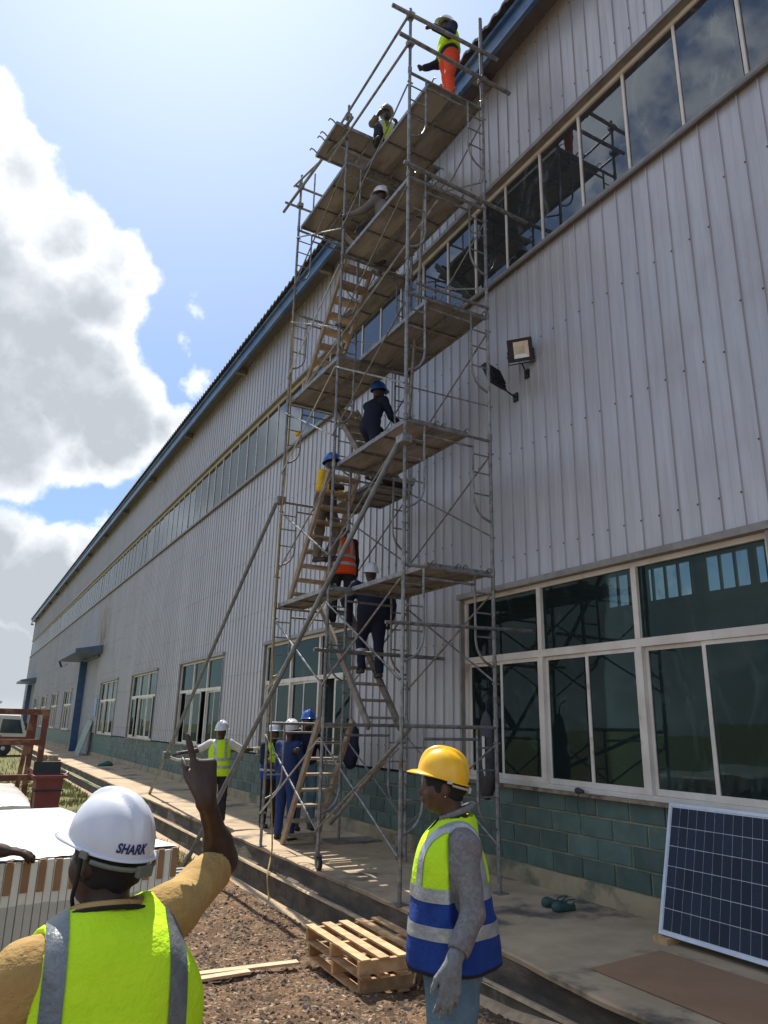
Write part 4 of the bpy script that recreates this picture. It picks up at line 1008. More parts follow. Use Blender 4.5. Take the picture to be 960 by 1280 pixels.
    if helm:
        hc = c+hu*(.045+helmof)*S; ho, hinfo = helmet(body, hc, hu-hf*P_.get('htilt', .12), hf, helm, 1.0*helms*S, n=64 if detail else 32)
    body['_'] = 0; del body['_']
    return dict(body=body, j={k_: v+root for k_, v in j.items()}, ax=(tr, tf, tu), head=(c+root, hr, hf, hu), root=root, helm=(ho, hinfo) if helm else None, vest=vo if vest else None, s=s)
# ------------------------------------------------------------------ people
relaxed = dict(curls=(.35, .4, .45, .5), thumb=.4); fist = dict(curls=(1.3, 1.35, 1.4, 1.4), thumb=.9)
# foreground man pointing up at the scaffold
mj = dict(sh_l=(.225, 2.06, 1.155), el_l=(.125, 2.10, .88), wr_l=(.20, 2.28, .70), sh_r=(.575, 2.15, 1.235), el_r=(.775, 2.36, 1.315), wr_r=(.668, 2.24, 1.515), neck=(.405, 2.12, 1.25), head=(.40, 2.16, 1.335), chest=(.415, 2.09, 1.07))
man = person('man in the foreground with his back to us, lime vest, white helmet, one arm raised', (.425, 2.07, -.085), 3, .0085, (tan, darktr), dict(H=1.72, headf=(-.60, .80, .10), headup=(.06, -.02, 1), htilt=.12), J=mj, bulk=1.10, headS=.95, armS=.84, sleeves='short', vest=(lime, 'man'), detail=True,
             hands=(relaxed, dict(d=(-.10, .12, 1), n=(-.15, 1, .0), side=(-1, 0, 0), curls=(.06, 1.75, 1.85, 1.8), thumb=.75, spread=.22, s=1.03)), helm=h_white, helms=.91)
wj = dict(sh_l=(2.07, 2.91, 1.205), el_l=(2.04, 2.82, .955), wr_l=(1.905, 2.775, .80), neck=(2.13, 3.06, 1.32), head=(2.075, 3.09, 1.412))
woman = person('woman in yellow helmet and lime and blue vest standing in profile by the pallets', (2.10, 3.06, -.15), -58, .0085, (greysh, denim), dict(H=1.70, headf=(-.02, 1, -.06), ua_r=(.15, .1, -1), htilt=.22), J=wj, bulk=1.12, dp=1.28, headS=1.0, cuff=.70, armS=.78, ah=.55, hem=.05, legS=1.22, vest=(lime, 'woman'), detail=True, sleeves='long',
               hands=(dict(d=(-.14, -.0, -1), n=(.35, 1, 0), side=(-1, .3, .1), curls=(.28, .22, .30, .42), thumb=.35, spread=.16, s=1.16, glove=glovem), relaxed), helm=h_yel, helms=.90, skin=skin_b)
def upper_hair(p, r=(.082, .104, .108), dz=0.0, back=-.006):
    c, hr, hf, hu = p['head']; c = c-p['root']; F = Field(c-.16, c+.16, .0085); F.ell(c+hf*back+hu*(.006+dz), (hr, hf, hu), r)
    F.plane(c-hu*.085, -hu); F.ell(c+hf*.13-hu*.04, (hr, hf, hu), (.085, .075, .085), .01, 'sub')
    for q in (-1, 1): F.ell(c-hf*.002-hu*.030+hr*q*.095, (hr, hf, hu), (.034, .028, .034), .008, 'sub')
    F.wrinkle(.004, 90, 2); return fobj('hair', F, hairm, p['body'])
upper_hair(woman, (.083, .106, .110)); upper_hair(man, (.079, .101, .106))
# woman: earring, eye, collar, vest pocket tab, hem binding; man: chin strap, lettering on the helmet
c, hr, hf, hu = woman['head']; b = woman['body']
for q in (-1, 1):
    e = c+hr*q*.088-hf*.002-hu*.048; obj('earring', MB().lathe([(.001, -.005), (.0045, -.002), (.0045, .002), (.001, .005)], tuple(e), 8), gold, b)
    e = c+hf*.082-hu*.008+hr*q*.031; mbx = MB().lathe([(.001, -.0105), (.0075, -.0075), (.0105, 0), (.0075, .0075), (.001, .0105)], tuple(e), 10); mbx.sm = True; obj('eye', mbx, eyew, b)
def ring(name, p, ctr, rx, ry, r, m, tiltv=(0, 0), n=20):
    tr, tf, tu = p['ax']; pts = []
    for k in range(n+1):
        a = 2*math.pi*k/n; pts.append(ctr+tr*rx*math.cos(a)+tf*ry*math.sin(a)+tu*(tiltv[0]*math.sin(a)))
    return obj(name, MB().tube(pts, r, 8), m, p['body'])
ring('collar', woman, woman['j']['neck']+woman['ax'][2]*.018, .070, .074, .014, greysh, (-.028, 0)); ring('collar', man, man['j']['neck']+man['ax'][2]*.014, .078, .078, .013, tan, (-.02, 0)); ring('neck_binding', man, man['j']['neck']+man['ax'][2]*.002-man['ax'][1]*.0, .098, .088, .006, trimm, (-.03, 0))
tr, tf, tu = woman['ax']; pc = woman['j']['pel']
obj('vest_pocket', MB().obox(pc+tf*.165+tu*.05-tr*.05, tr*.07, tf*.008, tu*.065), royal, b, bevel=.004)
obj('lanyard', MB().tube([woman['j']['neck']+tf*.075+tu*.0, woman['j']['neck']+tf*.135-tu*.06-tr*.03, woman['j']['neck']+tf*.15-tu*.14-tr*.03], .005, 6), trimm, b)
# helmet details
def helm_parts(p, m, strap=True):
    rt, fw, up, hc, s = p['helm'][1]; hc = hc+p['root']; ho = p['helm'][0]
    pts = [hc+rt*.108*math.sin(a)-fw*.128*math.cos(a)*1.0-up*(.030+.012*math.cos(a)) for a in np.linspace(-1.2, 1.2, 12)]
    obj('nape_band', MB().tube(pts, .006, 6), m, ho); obj('ratchet', MB().obox(hc-fw*.134-up*.045, rt*.024, fw*.008, up*.013), m, ho, bevel=.003)
    for q in (-1, 1): obj('strap_clip', MB().obox(hc+rt*q*.112-fw*.03-up*.022, rt*.003, fw*.012, up*.008), m, ho)
    # moulded groove step round the shell
    pts = []
    for k in range(49):
        a = 2*math.pi*k/48; cy = math.cos(a); t = .16; aa = t*math.pi/2; rr = math.cos(aa)**.82
        pts.append(hc+(rt*.1185*rr*math.sin(a)+fw*.1405*rr*cy+up*(.138*math.sin(aa)**.95+(-.012+.010*cy)*(1-t)))*s)
    return pts
helm_parts(man, mat('strap_grey', (.16, .17, .14), .6)); helm_parts(woman, mat('strap_cream', (.55, .50, .36), .5))
c, hr, hf, hu = man['head']
obj('chin_strap', MB().tube(spl([c+hr*-.092+hf*.0+hu*.02, c-hr*.094-hf*.002-hu*.04, c-hr*.088+hf*.01-hu*.085, c-hr*.06+hf*.03-hu*.12]), .0055, 6), trimm, man['helm'][0])
def wrap_text(txt, p, size, ph0, t0, m):
    cu = bpy.data.curves.new('lettering', 'FONT'); cu.body = txt; cu.size = size; cu.align_x = 'CENTER'; cu.space_character = 1.05; cu.shear = .25; cu.offset = .0012
    o = bpy.data.objects.new('lettering_curve', cu); COL.objects.link(o); dg = bpy.context.evaluated_depsgraph_get(); me = bpy.data.meshes.new_from_object(o.evaluated_get(dg)); bpy.data.objects.remove(o)
    rt, fw, up, hc, s = p['helm'][1]
    bm = bmesh.new(); bm.from_mesh(me); bmesh.ops.triangulate(bm, faces=bm.faces[:]); bmesh.ops.subdivide_edges(bm, edges=bm.edges[:], cuts=1)
    for v in bm.verts:
        ph = ph0-v.co.x/.130; t = t0+v.co.y/.20; x, y, z = helmet.pt(ph, t)
        w = hc+(rt*x*1.02+fw*y*1.02+up*z)*s; v.co = w
    bm.to_mesh(me); bm.free(); me.materials.append(m); q = bpy.data.objects.new('lettering', me); link(q, p['helm'][0], (0, 0, 0)); return q
ink = mat('marker_ink', (.010, .016, .12), .5)
wrap_text('SHARK', man, .029, rad(-158), .055, ink)
# black binding along the vest edges of the man: side seams
# figures by and on the scaffold
far = .0125
person('man in white helmet and lime vest on the platform, back to us, arms spread wide', (4.20, 13.4, 0), 12, far, (whitesh, darktr), dict(H=1.70, ua_r=(.9, .2, -.42), fa_r=(.95, .1, .12), ua_l=(-.9, .25, -.5), fa_l=(-1, .15, -.15), headf=(.5, .85, -.05)), vest=(lime, 'two'), sleeves='short', helm=h_white, hands=(relaxed, dict(curls=(.2, .2, .2, .2), glove=glovew)))
person('worker in white helmet and blue-banded lime vest by the block wall behind a scaffold post', (4.98, 12.85, 0), 172, far, (navy, darktr), dict(H=1.68, ua_l=(-.25, .3, -1), fa_l=(-.1, .8, -.3), ua_r=(.2, .3, -1), fa_r=(-.3, .8, -.2)), vest=(lime, 'blueband'), helm=h_white, hands=(fist, relaxed))
person('man in royal blue overalls and white helmet at the foot of the wooden stair', (4.70, 11.42, 0), 60, far, (bluecl, bluecl), dict(H=1.74, ua_r=(.1, .45, -1), fa_r=(0, 1, .1), ua_l=(-.15, .1, -1), headf=(.2, 1, -.15)), helm=h_white, hands=(relaxed, relaxed))
person('man in dark jacket, jeans and blue helmet gripping the lowest wooden stair', (5.02, 11.45, .12), 186, far, (navy, denim), dict(H=1.78, ua_l=(-.35, .35, -1), fa_l=(.1, 1, .1), ua_r=(.3, .4, -1), fa_r=(.15, 1, .15)), helm=h_blue, hands=(fist, fist))
person('worker in white helmet and dark overalls with pale bands climbing the second stair', (5.14, 9.52, 2.38), 8, far, (navy, navy), dict(H=1.68, lean=(0, .20, 1), th_l=(-.06, .55, -1), sh_l=(-.02, -.25, -1), th_r=(.06, .05, -1), sh_r=(.02, -.1, -1), ua_l=(-.45, .35, -1), fa_l=(.1, .8, .3), ua_r=(.4, .2, -1), fa_r=(.05, .3, -1), headf=(.1, 1, .2)), bulk=1.5, dp=1.3, tapes=True, helm=h_white, hands=(dict(glove=glovew, **fist), fist))
person('worker in an orange vest and a white helmet at the top of the second stair', (5.05, 10.38, 3.20), 12, far, (darktr, darktr), dict(H=1.72, lean=(0, .12, 1), ua_l=(-.3, .5, -1), fa_l=(.1, 1, .1), ua_r=(.2, .2, -1), th_l=(-.05, .4, -1)), vest=(orange, 'two'), helm=h_white, hands=(fist, relaxed))
person('worker in blue helmet with yellow sleeves and grey waistcoat on the third stair, facing us', (4.56, 10.12, 4.10), 150, far, (yellowc, khaki), dict(H=1.76, lean=(0, .10, 1), th_l=(-.06, .45, -1), sh_l=(0, -.25, -1), th_r=(.06, .0, -1), ua_l=(-.3, .3, -1), fa_l=(.3, 1, .1), ua_r=(.35, .15, -1), fa_r=(-.5, .9, .1)), sleeves='three', vest=(greyv, 'plain'), helm=h_blue, hands=(fist, fist))
person('worker in navy overalls and blue helmet beside the middle deck, seen from the side', (4.86, 9.25, 5.22), 72, far, (navy, navy), dict(H=1.72, lean=(0, .30, 1), th_l=(-.05, .75, -1), sh_l=(0, -.35, -1), th_r=(.05, .1, -1), ua_l=(-.2, .5, -1), fa_l=(0, 1, -.1), ua_r=(.2, .5, -1), fa_r=(0, 1, -.35), headf=(.1, 1, -.25)), helm=h_blue, hands=(dict(glove=glovew, **fist), dict(glove=glovew, **relaxed)))
person('worker in grey shirt and pale helmet crouching on the deck under the eaves', (4.70, 8.55, 8.86), -18, far, (greyb, darktr), dict(H=1.70, lean=(.05, .30, 1), th_l=(-.25, 1, .0), sh_l=(0, -.45, -1), th_r=(.25, 1, -.1), sh_r=(0, -.4, -1), ua_l=(-.5, .5, -.8), fa_l=(-.5, .9, -.2), ua_r=(.4, .3, -1), fa_r=(.1, 1, .1)), pelvis=.42, helm=h_white, hands=(fist, fist))
person('worker in white helmet and pale vest sitting on the crosswise planks, hand to face', (4.98, 9.20, 11.23), 196, far, (khaki, darktr), dict(H=1.70, lean=(0, .12, 1), th_l=(-.25, 1, .05), sh_l=(.05, .15, -1), th_r=(.30, 1, .15), sh_r=(.1, .2, -1), ua_r=(.35, .55, -.55), fa_r=(-.55, .35, .95), ua_l=(-.3, .5, -1), fa_l=(.5, 1, -.1), headf=(.15, 1, -.1)), pelvis=.13, sleeves='three', vest=(limeb, 'shoulder'), helm=h_white, hands=(relaxed, fist))
person('worker in lime top and orange trousers standing on the topmost deck at the guard rail', (5.03, 7.28, 10.60), -75, far, (navy, redtr), dict(H=1.70, lean=(0, .04, 1), ua_l=(-.3, .35, -1), fa_l=(-.05, 1, .15), ua_r=(.25, .3, -1), fa_r=(.1, 1, -.5), th_l=(-.08, .1, -1), th_r=(.08, -.05, -1), headf=(-.1, 1, -.1)), vest=(lime, 'plain'), hem=-.14, bulk=1.2, dp=1.15, helm=h_white, hands=(fist, fist))
person('person beyond the left edge whose bare hand rests on the packed white panels', (-.42, 3.30, -.06), 52, .0125, (greysh, darktr), dict(H=1.72, ua_r=(.35, .7, -.55), fa_r=(-.05, 1, .12), headf=(0, 1, -.3)), J=dict(sh_r=(-.23, 3.42, 1.33), el_r=(-.03, 3.55, 1.17), wr_r=(.23, 3.70, 1.185)), sleeves='three', hands=(relaxed, dict(d=(.95, .25, -.12), n=(0, .1, -1), side=(0, 1, 0), curls=(.15, .2, .3, .35), thumb=.2)))

# ------------------------------------------------------------------ solar panels
alu = mat('panel_frame_silver', (.62, .63, .64), .35, .5, (.52, .53, .54), 6, coords='World'); cell_m = mat('solar_cell', (.008, .011, .024), .28, .0, (.006, .008, .016), 3, spec=.35, rand=.5)
def near_panel():
    BL = np.array((5.56, 4.95, .045)); wdir = _n((0, -1, 0)); hdir = _n((6.02-5.56, .17, .99)); Hh, Ww = 1.134, 2.278; nrm = _n(np.cross(wdir, hdir)); nrm = nrm if nrm[0] < 0 else -nrm
    r = thing('solar_panel', 'dark solar panel with a white grid leaning on the wall under the near window', 'solar panel', tuple(BL))
    e = .028
    def bar(a, b, c, d, t0, t1): return [BL+wdir*a+hdir*c, BL+wdir*b+hdir*d]
    def slab(name, u0, u1, v0, v1, t0, t1, m, par):
        cc = BL+wdir*(u0+u1)/2+hdir*(v0+v1)/2+nrm*(t0+t1)/2; return obj(name, MB().obox(cc, wdir*(u1-u0)/2, hdir*(v1-v0)/2, nrm*(t1-t0)/2), m, par)
    slab('frame_rail', 0, Ww, 0, e, 0, .035, alu, r); slab('frame_rail', 0, Ww, Hh-e, Hh, 0, .035, alu, r); slab('frame_rail', 0, e, e, Hh-e, 0, .0345, alu, r); slab('frame_rail', Ww-e, Ww, e, Hh-e, 0, .0345, alu, r)
    slab('backsheet', e, Ww-e, e, Hh-e, .022, .029, mat('white_backsheet', (.62, .64, .66), .4), r)
    cw, ch, g = (Ww-2*e-.02)/24, (Hh-2*e-.02)/6, .0045; me = None
    for i in range(24):
        for j in range(6):
            cc = BL+wdir*(e+.01+(i+.5)*cw)+hdir*(e+.01+(j+.5)*ch)+nrm*.0305
            if me is None:
                me = mkmesh('cell', MB().obox((0, 0, 0), wdir*(cw-g)/2, hdir*(ch-g*1.2)/2, nrm*.0012), cell_m)
            inst('cell', me, r, tuple(cc-BL))
near_panel()
white_fr = mat('white_panel_edge', (.80, .775, .69), .45, .05, (.74, .71, .63), 5, .15, 40, coords='World'); cornerm = mat('cardboard_corner', (.36, .19, .095), .8, 0, (.30, .155, .075), 8, .3, 60, coords='World'); wrapm = mat('white_top_film', (.80, .80, .80), .35, 0, (.72, .72, .73), 3, .35, 9, coords='World')
K0 = np.array((1.03, 3.84)); ang = math.atan2(-.13, .77)   # front edge direction slightly skewed
ux = _n((.775, .13, 0)); uy = _n((-.13, .775, 0)); uz = np.array((0, 0, 1.))
pal = thing('packing_pallet', 'wooden pallet carrying the packed white solar panels', 'pallet', (.4, 4.8, -.06))
fr0 = np.array((1.04, 3.86, 0)); N_ = 38; Lp, Hp, tp = 1.95, 1.0, .0335
for i in range(7): 
    cc = fr0-ux*.64+uy*(.1+i*.29)+uz*.115; obj('board', MB().obox(cc, ux*.64, uy*.05, uz*.011), wood_new, pal)
for i in range(3): cc = fr0-ux*(.06+i*.58)+uy*.97+uz*.03; obj('bearer', MB().obox(cc, ux*.045, uy*.97, uz*.073), wood_new, pal)
for i in range(N_):
    brown = i % 2 == 0 or i > N_
    jz = random.uniform(-.003, .003); o_ = fr0-ux*(i+.5)*tp
    p = obj('packed_panel', MB().obox((0, Lp/2, Hp/2), (tp/2-.0014, 0, 0), (0, Lp/2, 0), (0, 0, Hp/2)), white_fr, None, world=False, bevel=.003)
    p.location = (o_[0]+uy[0]*random.uniform(0, .006), o_[1]+random.uniform(-.004, .004), .128+jz); p.rotation_euler.z = math.atan2(ux[1], ux[0]); WL[p.name] = np.array(p.location)
    tag(p, 'white-edged solar panel with a brown card corner, standing in the packed pallet' if brown else 'plain white-edged solar panel between brown-cornered ones in the packed pallet', 'solar panel', 'brown-cornered panels in the packed pallet' if brown else 'plain panels in the packed pallet')
    obj('frame_seam', MB().box((-tp/2+.003, -.0025, .08), (tp/2-.003, -.0005, .83)), mat('seam', (.60, .58, .50), .7), p, world=False)
    if brown: 
        pts = [(-tp/2+.003, 0, Hp-.125), (tp/2-.003, 0, Hp-.125), (tp/2-.003, 0, Hp-.012), (tp/2-.008, 0, Hp-.002), (-tp/2+.008, 0, Hp-.002), (-tp/2+.003, 0, Hp-.012)]
        cm_ = MB(); cm_.v = [(x, -.006, z) for x, y, z in pts]+[(x, .0, z) for x, y, z in pts]; cm_.f = [(0, 1, 2, 3, 4, 5)]+[(k, k+6, (k+1) % 6+6, (k+1) % 6) for k in range(6)]; obj('card_corner', cm_, cornerm, p, world=False)
        obj('card_corner', MB().box((-tp/2+.003, -.005, Hp), (tp/2-.003, .05, Hp+.003)), cornerm, p, world=False)
mb = MB(); nx_, ny_ = 40, 30
for a in range(ny_+1):
    for b_ in range(nx_+1):
        q = fr0-ux*(b_/nx_*N_*tp)+uy*(.012+a/ny_*(Lp-.02)); mb.v.append((q[0], q[1], 1.136+.0022*math.sin(b_*3.1)+.003*fbm(q[0]*3, q[1]*3, 1.2, 4)))
for a in range(ny_):
    for b_ in range(nx_): i0 = a*(nx_+1)+b_; mb.f.append((i0, i0+nx_+1, i0+nx_+2, i0+1))
mb.f = [f[::-1] for f in mb.f]; mb.f = [f[::-1] for f in mb.f] if False else mb.f
tag(obj('top_film', mb, wrapm, smooth_=True), 'glossy white film covering the top of the packed solar panels', 'plastic film')
# second wrapped stack behind
wr = thing('wrapped_crate', 'crate under crumpled translucent white plastic, behind the packed panels', 'crate', (.2, 9, -.2))
obj('crate_body', MB().box((-1.15, 8.2, -.05), (.66, 10.3, .82)), mat('crate_grey', (.40, .39, .35), .8, 0, (.33, .32, .29), 3, coords='World'), wr)
def drape(name, x0, x1, y0, y1, z, drop, m, par, seed):
    nx, ny = 44, 44; mb = MB()
    for i in range(ny+1):
        for j in range(nx+1):
            u, v = j/nx*2-1, i/ny*2-1; k = .80
            U, V = max(-k, min(k, u))/k, max(-k, min(k, v))/k; ex, ey = max(0, abs(u)-k)/(1-k), max(0, abs(v)-k)/(1-k)
            x = (x0+x1)/2+U*(x1-x0)/2+math.copysign(ex*.05+ex*.03*math.sin(i*1.7+seed), u)*(ex > 0); y = (y0+y1)/2+V*(y1-y0)/2+math.copysign(ey*.05+ey*.03*math.sin(j*1.9+seed), v)*(ey > 0)
            zz = z+.03*float(fbm(x*1.5, y*1.5, 2.2, seed))+.05*math.exp(-(U*U+V*V)*2)-max(ex, ey)*(drop+.09*math.sin(i*.55+j*.4+seed))
            mb.v.append((x, y, zz))
    for i in range(ny):
        for j in range(nx): a = i*(nx+1)+j; mb.f.append((a, a+1, a+nx+2, a+nx+1))
    return obj(name, mb, m, par, smooth_=True)
film = mat('crumpled_film', (.66, .58, .47), .30, 0, (.56, .50, .42), 3, .5, 14, coords='World', col3=(.72, .72, .72), scale3=2.4, coat=.3)
drape('plastic_cover', -1.25, .74, 8.1, 10.4, .98, .30, film, wr, 3)
sh = obj('lifted_lid', MB().box((-1.18, 8.22, .84), (.67, 10.3, .90)), mat('crate_lid', (.50, .47, .40), .7, coords='World'), wr)
# red wheeled bin
redp = mat('maroon_plastic', (.22, .050, .050), .5, 0, (.17, .038, .038), 5, .15, 40, coords='World')
bx, by = 1.88, 17.5; bn = thing('wheelie_bin', 'maroon wheeled bin standing open beside the drain, past the packed panels', 'bin', (bx, by, -.42)); g = float(hfield(bx, by)); mb = MB()
a_, b_ = .21, .26
mb.v = [(bx-a_, by-a_, g+.06), (bx+a_, by-a_, g+.06), (bx+a_, by+a_, g+.06), (bx-a_, by+a_, g+.06), (bx-b_, by-b_, g+1.0), (bx+b_, by-b_, g+1.0), (bx+b_, by+b_, g+1.0), (bx-b_, by+b_, g+1.0)]
mb.f = [(0, 3, 2, 1), (0, 1, 5, 4), (1, 2, 6, 5), (2, 3, 7, 6), (3, 0, 4, 7)]; obj('bin_body', mb, redp, bn)
obj('rim', MB().box((bx-.33, by-.33, g+1.0), (bx+.33, by-.29, g+1.06)).box((bx-.33, by+.29, g+1.0), (bx+.33, by+.33, g+1.06)).box((bx-.33, by-.29, g+1.0), (bx-.29, by+.29, g+1.06)).box((bx+.29, by-.29, g+1.0), (bx+.33, by+.29, g+1.06)), redp, bn)
obj('bin_inside', MB().box((bx-.28, by-.28, g+.75), (bx+.28, by+.28, g+.78)), rubber, bn)
obj('lid', MB().obox((bx-.02, by+.36, g+1.14), (.27, 0, 0), (0, .02, 0), (0, .03, .16)), mat('dark_lid', (.03, .035, .03), .6), bn, bevel=.01)
for s_ in (-1, 1): obj('handle', MB().tube([(bx+s_*.33, by+.28, g+1.02), (bx+s_*.40, by+.34, g+1.08), (bx+s_*.36, by+.42, g+1.10)], .022, 8), redp, bn)
for s_ in (-1, 1): obj('wheel', MB().lathe([(.03, -.03), (.09, -.03), (.09, .03), (.03, .03)], (bx+s_*.24, by+.28, g+.09), 14, 'x'), rubber, bn)
# rust-red steel rack
rust = mat('rust_red_steel', (.20, .065, .045), .75, .1, (.13, .05, .038), 4, .4, 40, coords='World', col3=(.30, .15, .08), scale3=3)
rk = thing('steel_rack', 'rust-red steel rack of square posts and rails standing on the grass by the bin', 'rack', (.3, 19, -.4))
for x in (-1.9, 1.72):
    for y in (18.2, 20.8): obj('post', MB().box((x-.06, y-.06, float(hfield(x, y))-.02), (x+.06, y+.06, 1.80)), rust, rk)
for x in (1.50,): obj('post', MB().beam((x, 20.8, -.45), (x+.16, 20.8, 1.8), .10, .10), rust, rk)
for z, yy in ((1.86, 18.2), (1.86, 20.8), (1.22, 18.2), (.50, 18.2), (1.22, 20.8)): obj('rail', MB().box((-1.96, yy-.055, z-.06), (1.78, yy+.055, z+.06 if z < 1.8 else z+.05)), rust, rk)
for x in (-1.9, 1.72):
    for z in (1.85, .55): obj('rail', MB().box((x-.05, 18.26, z-.05), (x+.05, 20.74, z+.045)), rust, rk)
# stumps of timber and a red box at the end of the platform edge
for i, (x, y, w, h_, lab) in enumerate(((3.0, 31, .32, .9, 'brown weathered timber post standing past the bin, taller of the two'), (3.6, 33, .35, .8, 'brown weathered timber post near the drain edge, shorter of the two'))):
    q = float(hfield(x, y)); p = obj('timber_post', MB().box((x-w/2, y-.2, q-.03), (x+w/2, y+.2, q+h_)).box((x-w/2-.08, y-.25, q+h_*.72), (x+w/2+.1, y-.21, q+h_*.80)), woodm, bevel=.02); tag(p, lab, 'post')
# parked truck
tx, ty = 3.82, 50.0; g = -.40
tk = thing('parked_truck', 'white light truck with a square cab parked on the grass beyond the rack', 'truck', (2.0, ty, g))
whitep = mat('truck_white', (.62, .60, .54), .4, 0, (.52, .50, .44), 2, coords='World', coat=.3); dglass = mat('truck_glass', (.035, .05, .065), .08, 0, (.06, .075, .09), 1.5, coords='World')
prof = [(tx, .55), (tx-.02, 1.15), (tx-.42, 2.12), (tx-.62, 2.26), (tx-1.75, 2.28), (tx-1.85, 2.2), (tx-1.85, .75), (tx-1.55, .75), (tx-1.48, .98), (tx-1.2, 1.08), (tx-.92, .98), (tx-.8, .55)]
mb = MB(); n = len(prof); mb.v = [(x, ty-.9, g+z) for x, z in prof]+[(x, ty+.9, g+z) for x, z in prof]; mb.f = [tuple(range(n)), tuple(range(2*n-1, n-1, -1))]+[(k, k+n, (k+1) % n+n, (k+1) % n) for k in range(n)]
cab = obj('cab', mb, whitep, tk, bevel=.03)
dr = MB(); wp = [(tx-.28, 1.25), (tx-.52, 2.02), (tx-1.45, 2.05), (tx-1.5, 1.28)]; dr.v = [(x, ty-.915, g+z) for x, z in wp]+[(x, ty-.89, g+z) for x, z in wp]; dr.f = [(0, 1, 2, 3), (7, 6, 5, 4)]+[(k, k+4, (k+1) % 4+4, (k+1) % 4) for k in range(4)]; obj('side_window', dr, dglass, cab)
obj('windscreen', MB().beam((tx-.045, ty, g+1.25), (tx-.40, ty, g+2.05), 1.6, .03, up=(1, 0, 0)), dglass, cab); obj('door_seam', MB().box((tx-1.60, ty-.912, g+.8), (tx-1.58, ty-.9, g+2.1)), rubber, cab); obj('door_handle', MB().box((tx-1.52, ty-.93, g+1.08), (tx-1.36, ty-.9, g+1.13)), rubber, cab)
obj('mirror', MB().box((tx-.22, ty-1.12, g+1.45), (tx-.12, ty-1.0, g+1.85)).tube([(tx-.3, ty-.9, g+1.75), (tx-.17, ty-1.05, g+1.80)], .02, 6), rubber, tk); obj('bumper', MB().box((tx-.15, ty-.9, g+.35), (tx+.06, ty+.9, g+.6)), whitep, tk); obj('headlight', MB().box((tx-.02, ty-.8, g+.75), (tx+.03, ty-.5, g+.92)), alu, tk)
obj('chassis', MB().box((tx-6.0, ty-.4, g+.55), (tx-.3, ty+.4, g+.72)), rubber, tk); obj('cargo_bed', MB().box((tx-6.2, ty-1.0, g+.85), (tx-2.0, ty+1.0, g+1.0)).box((tx-6.2, ty-1.0, g+1.0), (tx-2.0, ty-.96, g+1.45)).box((tx-6.2, ty+.96, g+1.0), (tx-2.0, ty+1.0, g+1.45)).box((tx-2.05, ty-.95, g+1.0), (tx-2.0, ty+.95, g+1.9)), whitep, tk)
for x in (tx-1.2, tx-4.9):
    for s_ in (-1, 1):
        w = obj('wheel', MB().lathe([(.22, -.12), (.38, -.12), (.42, -.08), (.42, .08), (.38, .12), (.22, .12)], (x, ty+s_*.78, g+.42), 24, 'y'), rubber, tk); obj('rim', MB().lathe([(.04, -.14), (.2, -.10), (.22, .10), (.04, .14)], (x, ty+s_*.78, g+.42), 16, 'y'), alu, w)
# far sheds on the horizon
for i, (x0, x1, y, h_, lab) in enumerate(((-9, 2.5, 150, 4.2, 'long low pale-roofed shed on the horizon at the far left'), (4.5, 9, 210, 6.0, 'small pale building on the horizon beside the end of the hall'))):
    s_ = thing('far_shed', lab, 'building', (x0, y, -.5)); obj('wall', MB().box((x0, y, -.6), (x1, y+12, h_-.8)), mat('shed_wall', (.36, .33, .27), .9, coords='World'), s_); obj('roof', MB().box((x0-.4, y-.6, h_-.8), (x1+.4, y+12.6, h_-.3)), mat('shed_roof', (.48, .50, .52), .6, coords='World'), s_)
# ------------------------------------------------------------------ pallets, planks, cardboard, clogs
def pallet(A, ud, vd, z, lab, L=1.2, Wd=1.0):
    """A: near-left corner on the ground; ud along the boards, vd across them"""
    p = thing('pallet', lab, 'pallet', tuple(A)+(z,)); A = np.array((*A, z)); ud = _n((*ud, 0)); vd = _n((*vd, 0)); up = np.array((0, 0, 1.))
    def bl(name, u, v, w, du, dv, dw, m=wood_new): return obj(name, MB().obox(A+ud*(u+random.uniform(-.006, .006))+vd*v+up*w, ud*du/2, vd*dv/2, up*dw/2), m, p)
    for i in range(5): bl('top_board', L/2, .048+i*(Wd-.096)/4, .129, L, random.uniform(.082, .095), .016)
    for u in (.05, L/2, L-.05): bl('stringer', u, Wd/2, .0695, .045, Wd, .100)
    for u in (.0,): pass
    for i in range(3): bl('bottom_board', L/2, .048+i*(Wd-.096)/2, .0095, L, .095, .016)
    return p
gz = -.395
pallet((3.19, 5.95), (.05, 1), (.995, -.04), gz, 'lower wooden pallet of the stack against the drain wall', 1.22, .80)
pallet((3.17, 5.93), (.03, 1), (.995, -.03), gz+.142, 'upper slatted wooden pallet of the stack against the drain wall', 1.22, .80)
tag(obj('loose_plank', MB().obox((2.62, 7.13, float(hfield(2.6, 7.1))+.045), _n((.98, -.10, .012))*.50, np.array((.004, .045, 0)), np.array((0, 0, .011))), wood_pale), 'longer pale plank lying on the brown earth', 'plank')
tag(obj('loose_plank', MB().obox((2.36, 7.02, float(hfield(2.4, 7.))+.040), _n((.98, .03, .0))*.27, np.array((-.002, .045, 0)), np.array((0, 0, .011))), wood_pale), 'shorter pale plank lying in front of the longer one on the earth', 'plank')
card = mat('brown_cardboard', (.34, .205, .115), .9, 0, (.29, .17, .095), 2, .2, 60, coords='World', col3=(.12, .075, .05), scale3=3.2, thr3=(.66, .72))
mb = MB(); poly = [(4.42, 4.62), (5.28, 4.72), (5.34, 2.4), (4.44, 2.4), (4.40, 3.5)]; mb.prism(poly, .006, .014); tag(obj('cardboard_sheet', mb, card), 'flat brown cardboard sheet lying on the platform in front of the dark panel', 'cardboard')
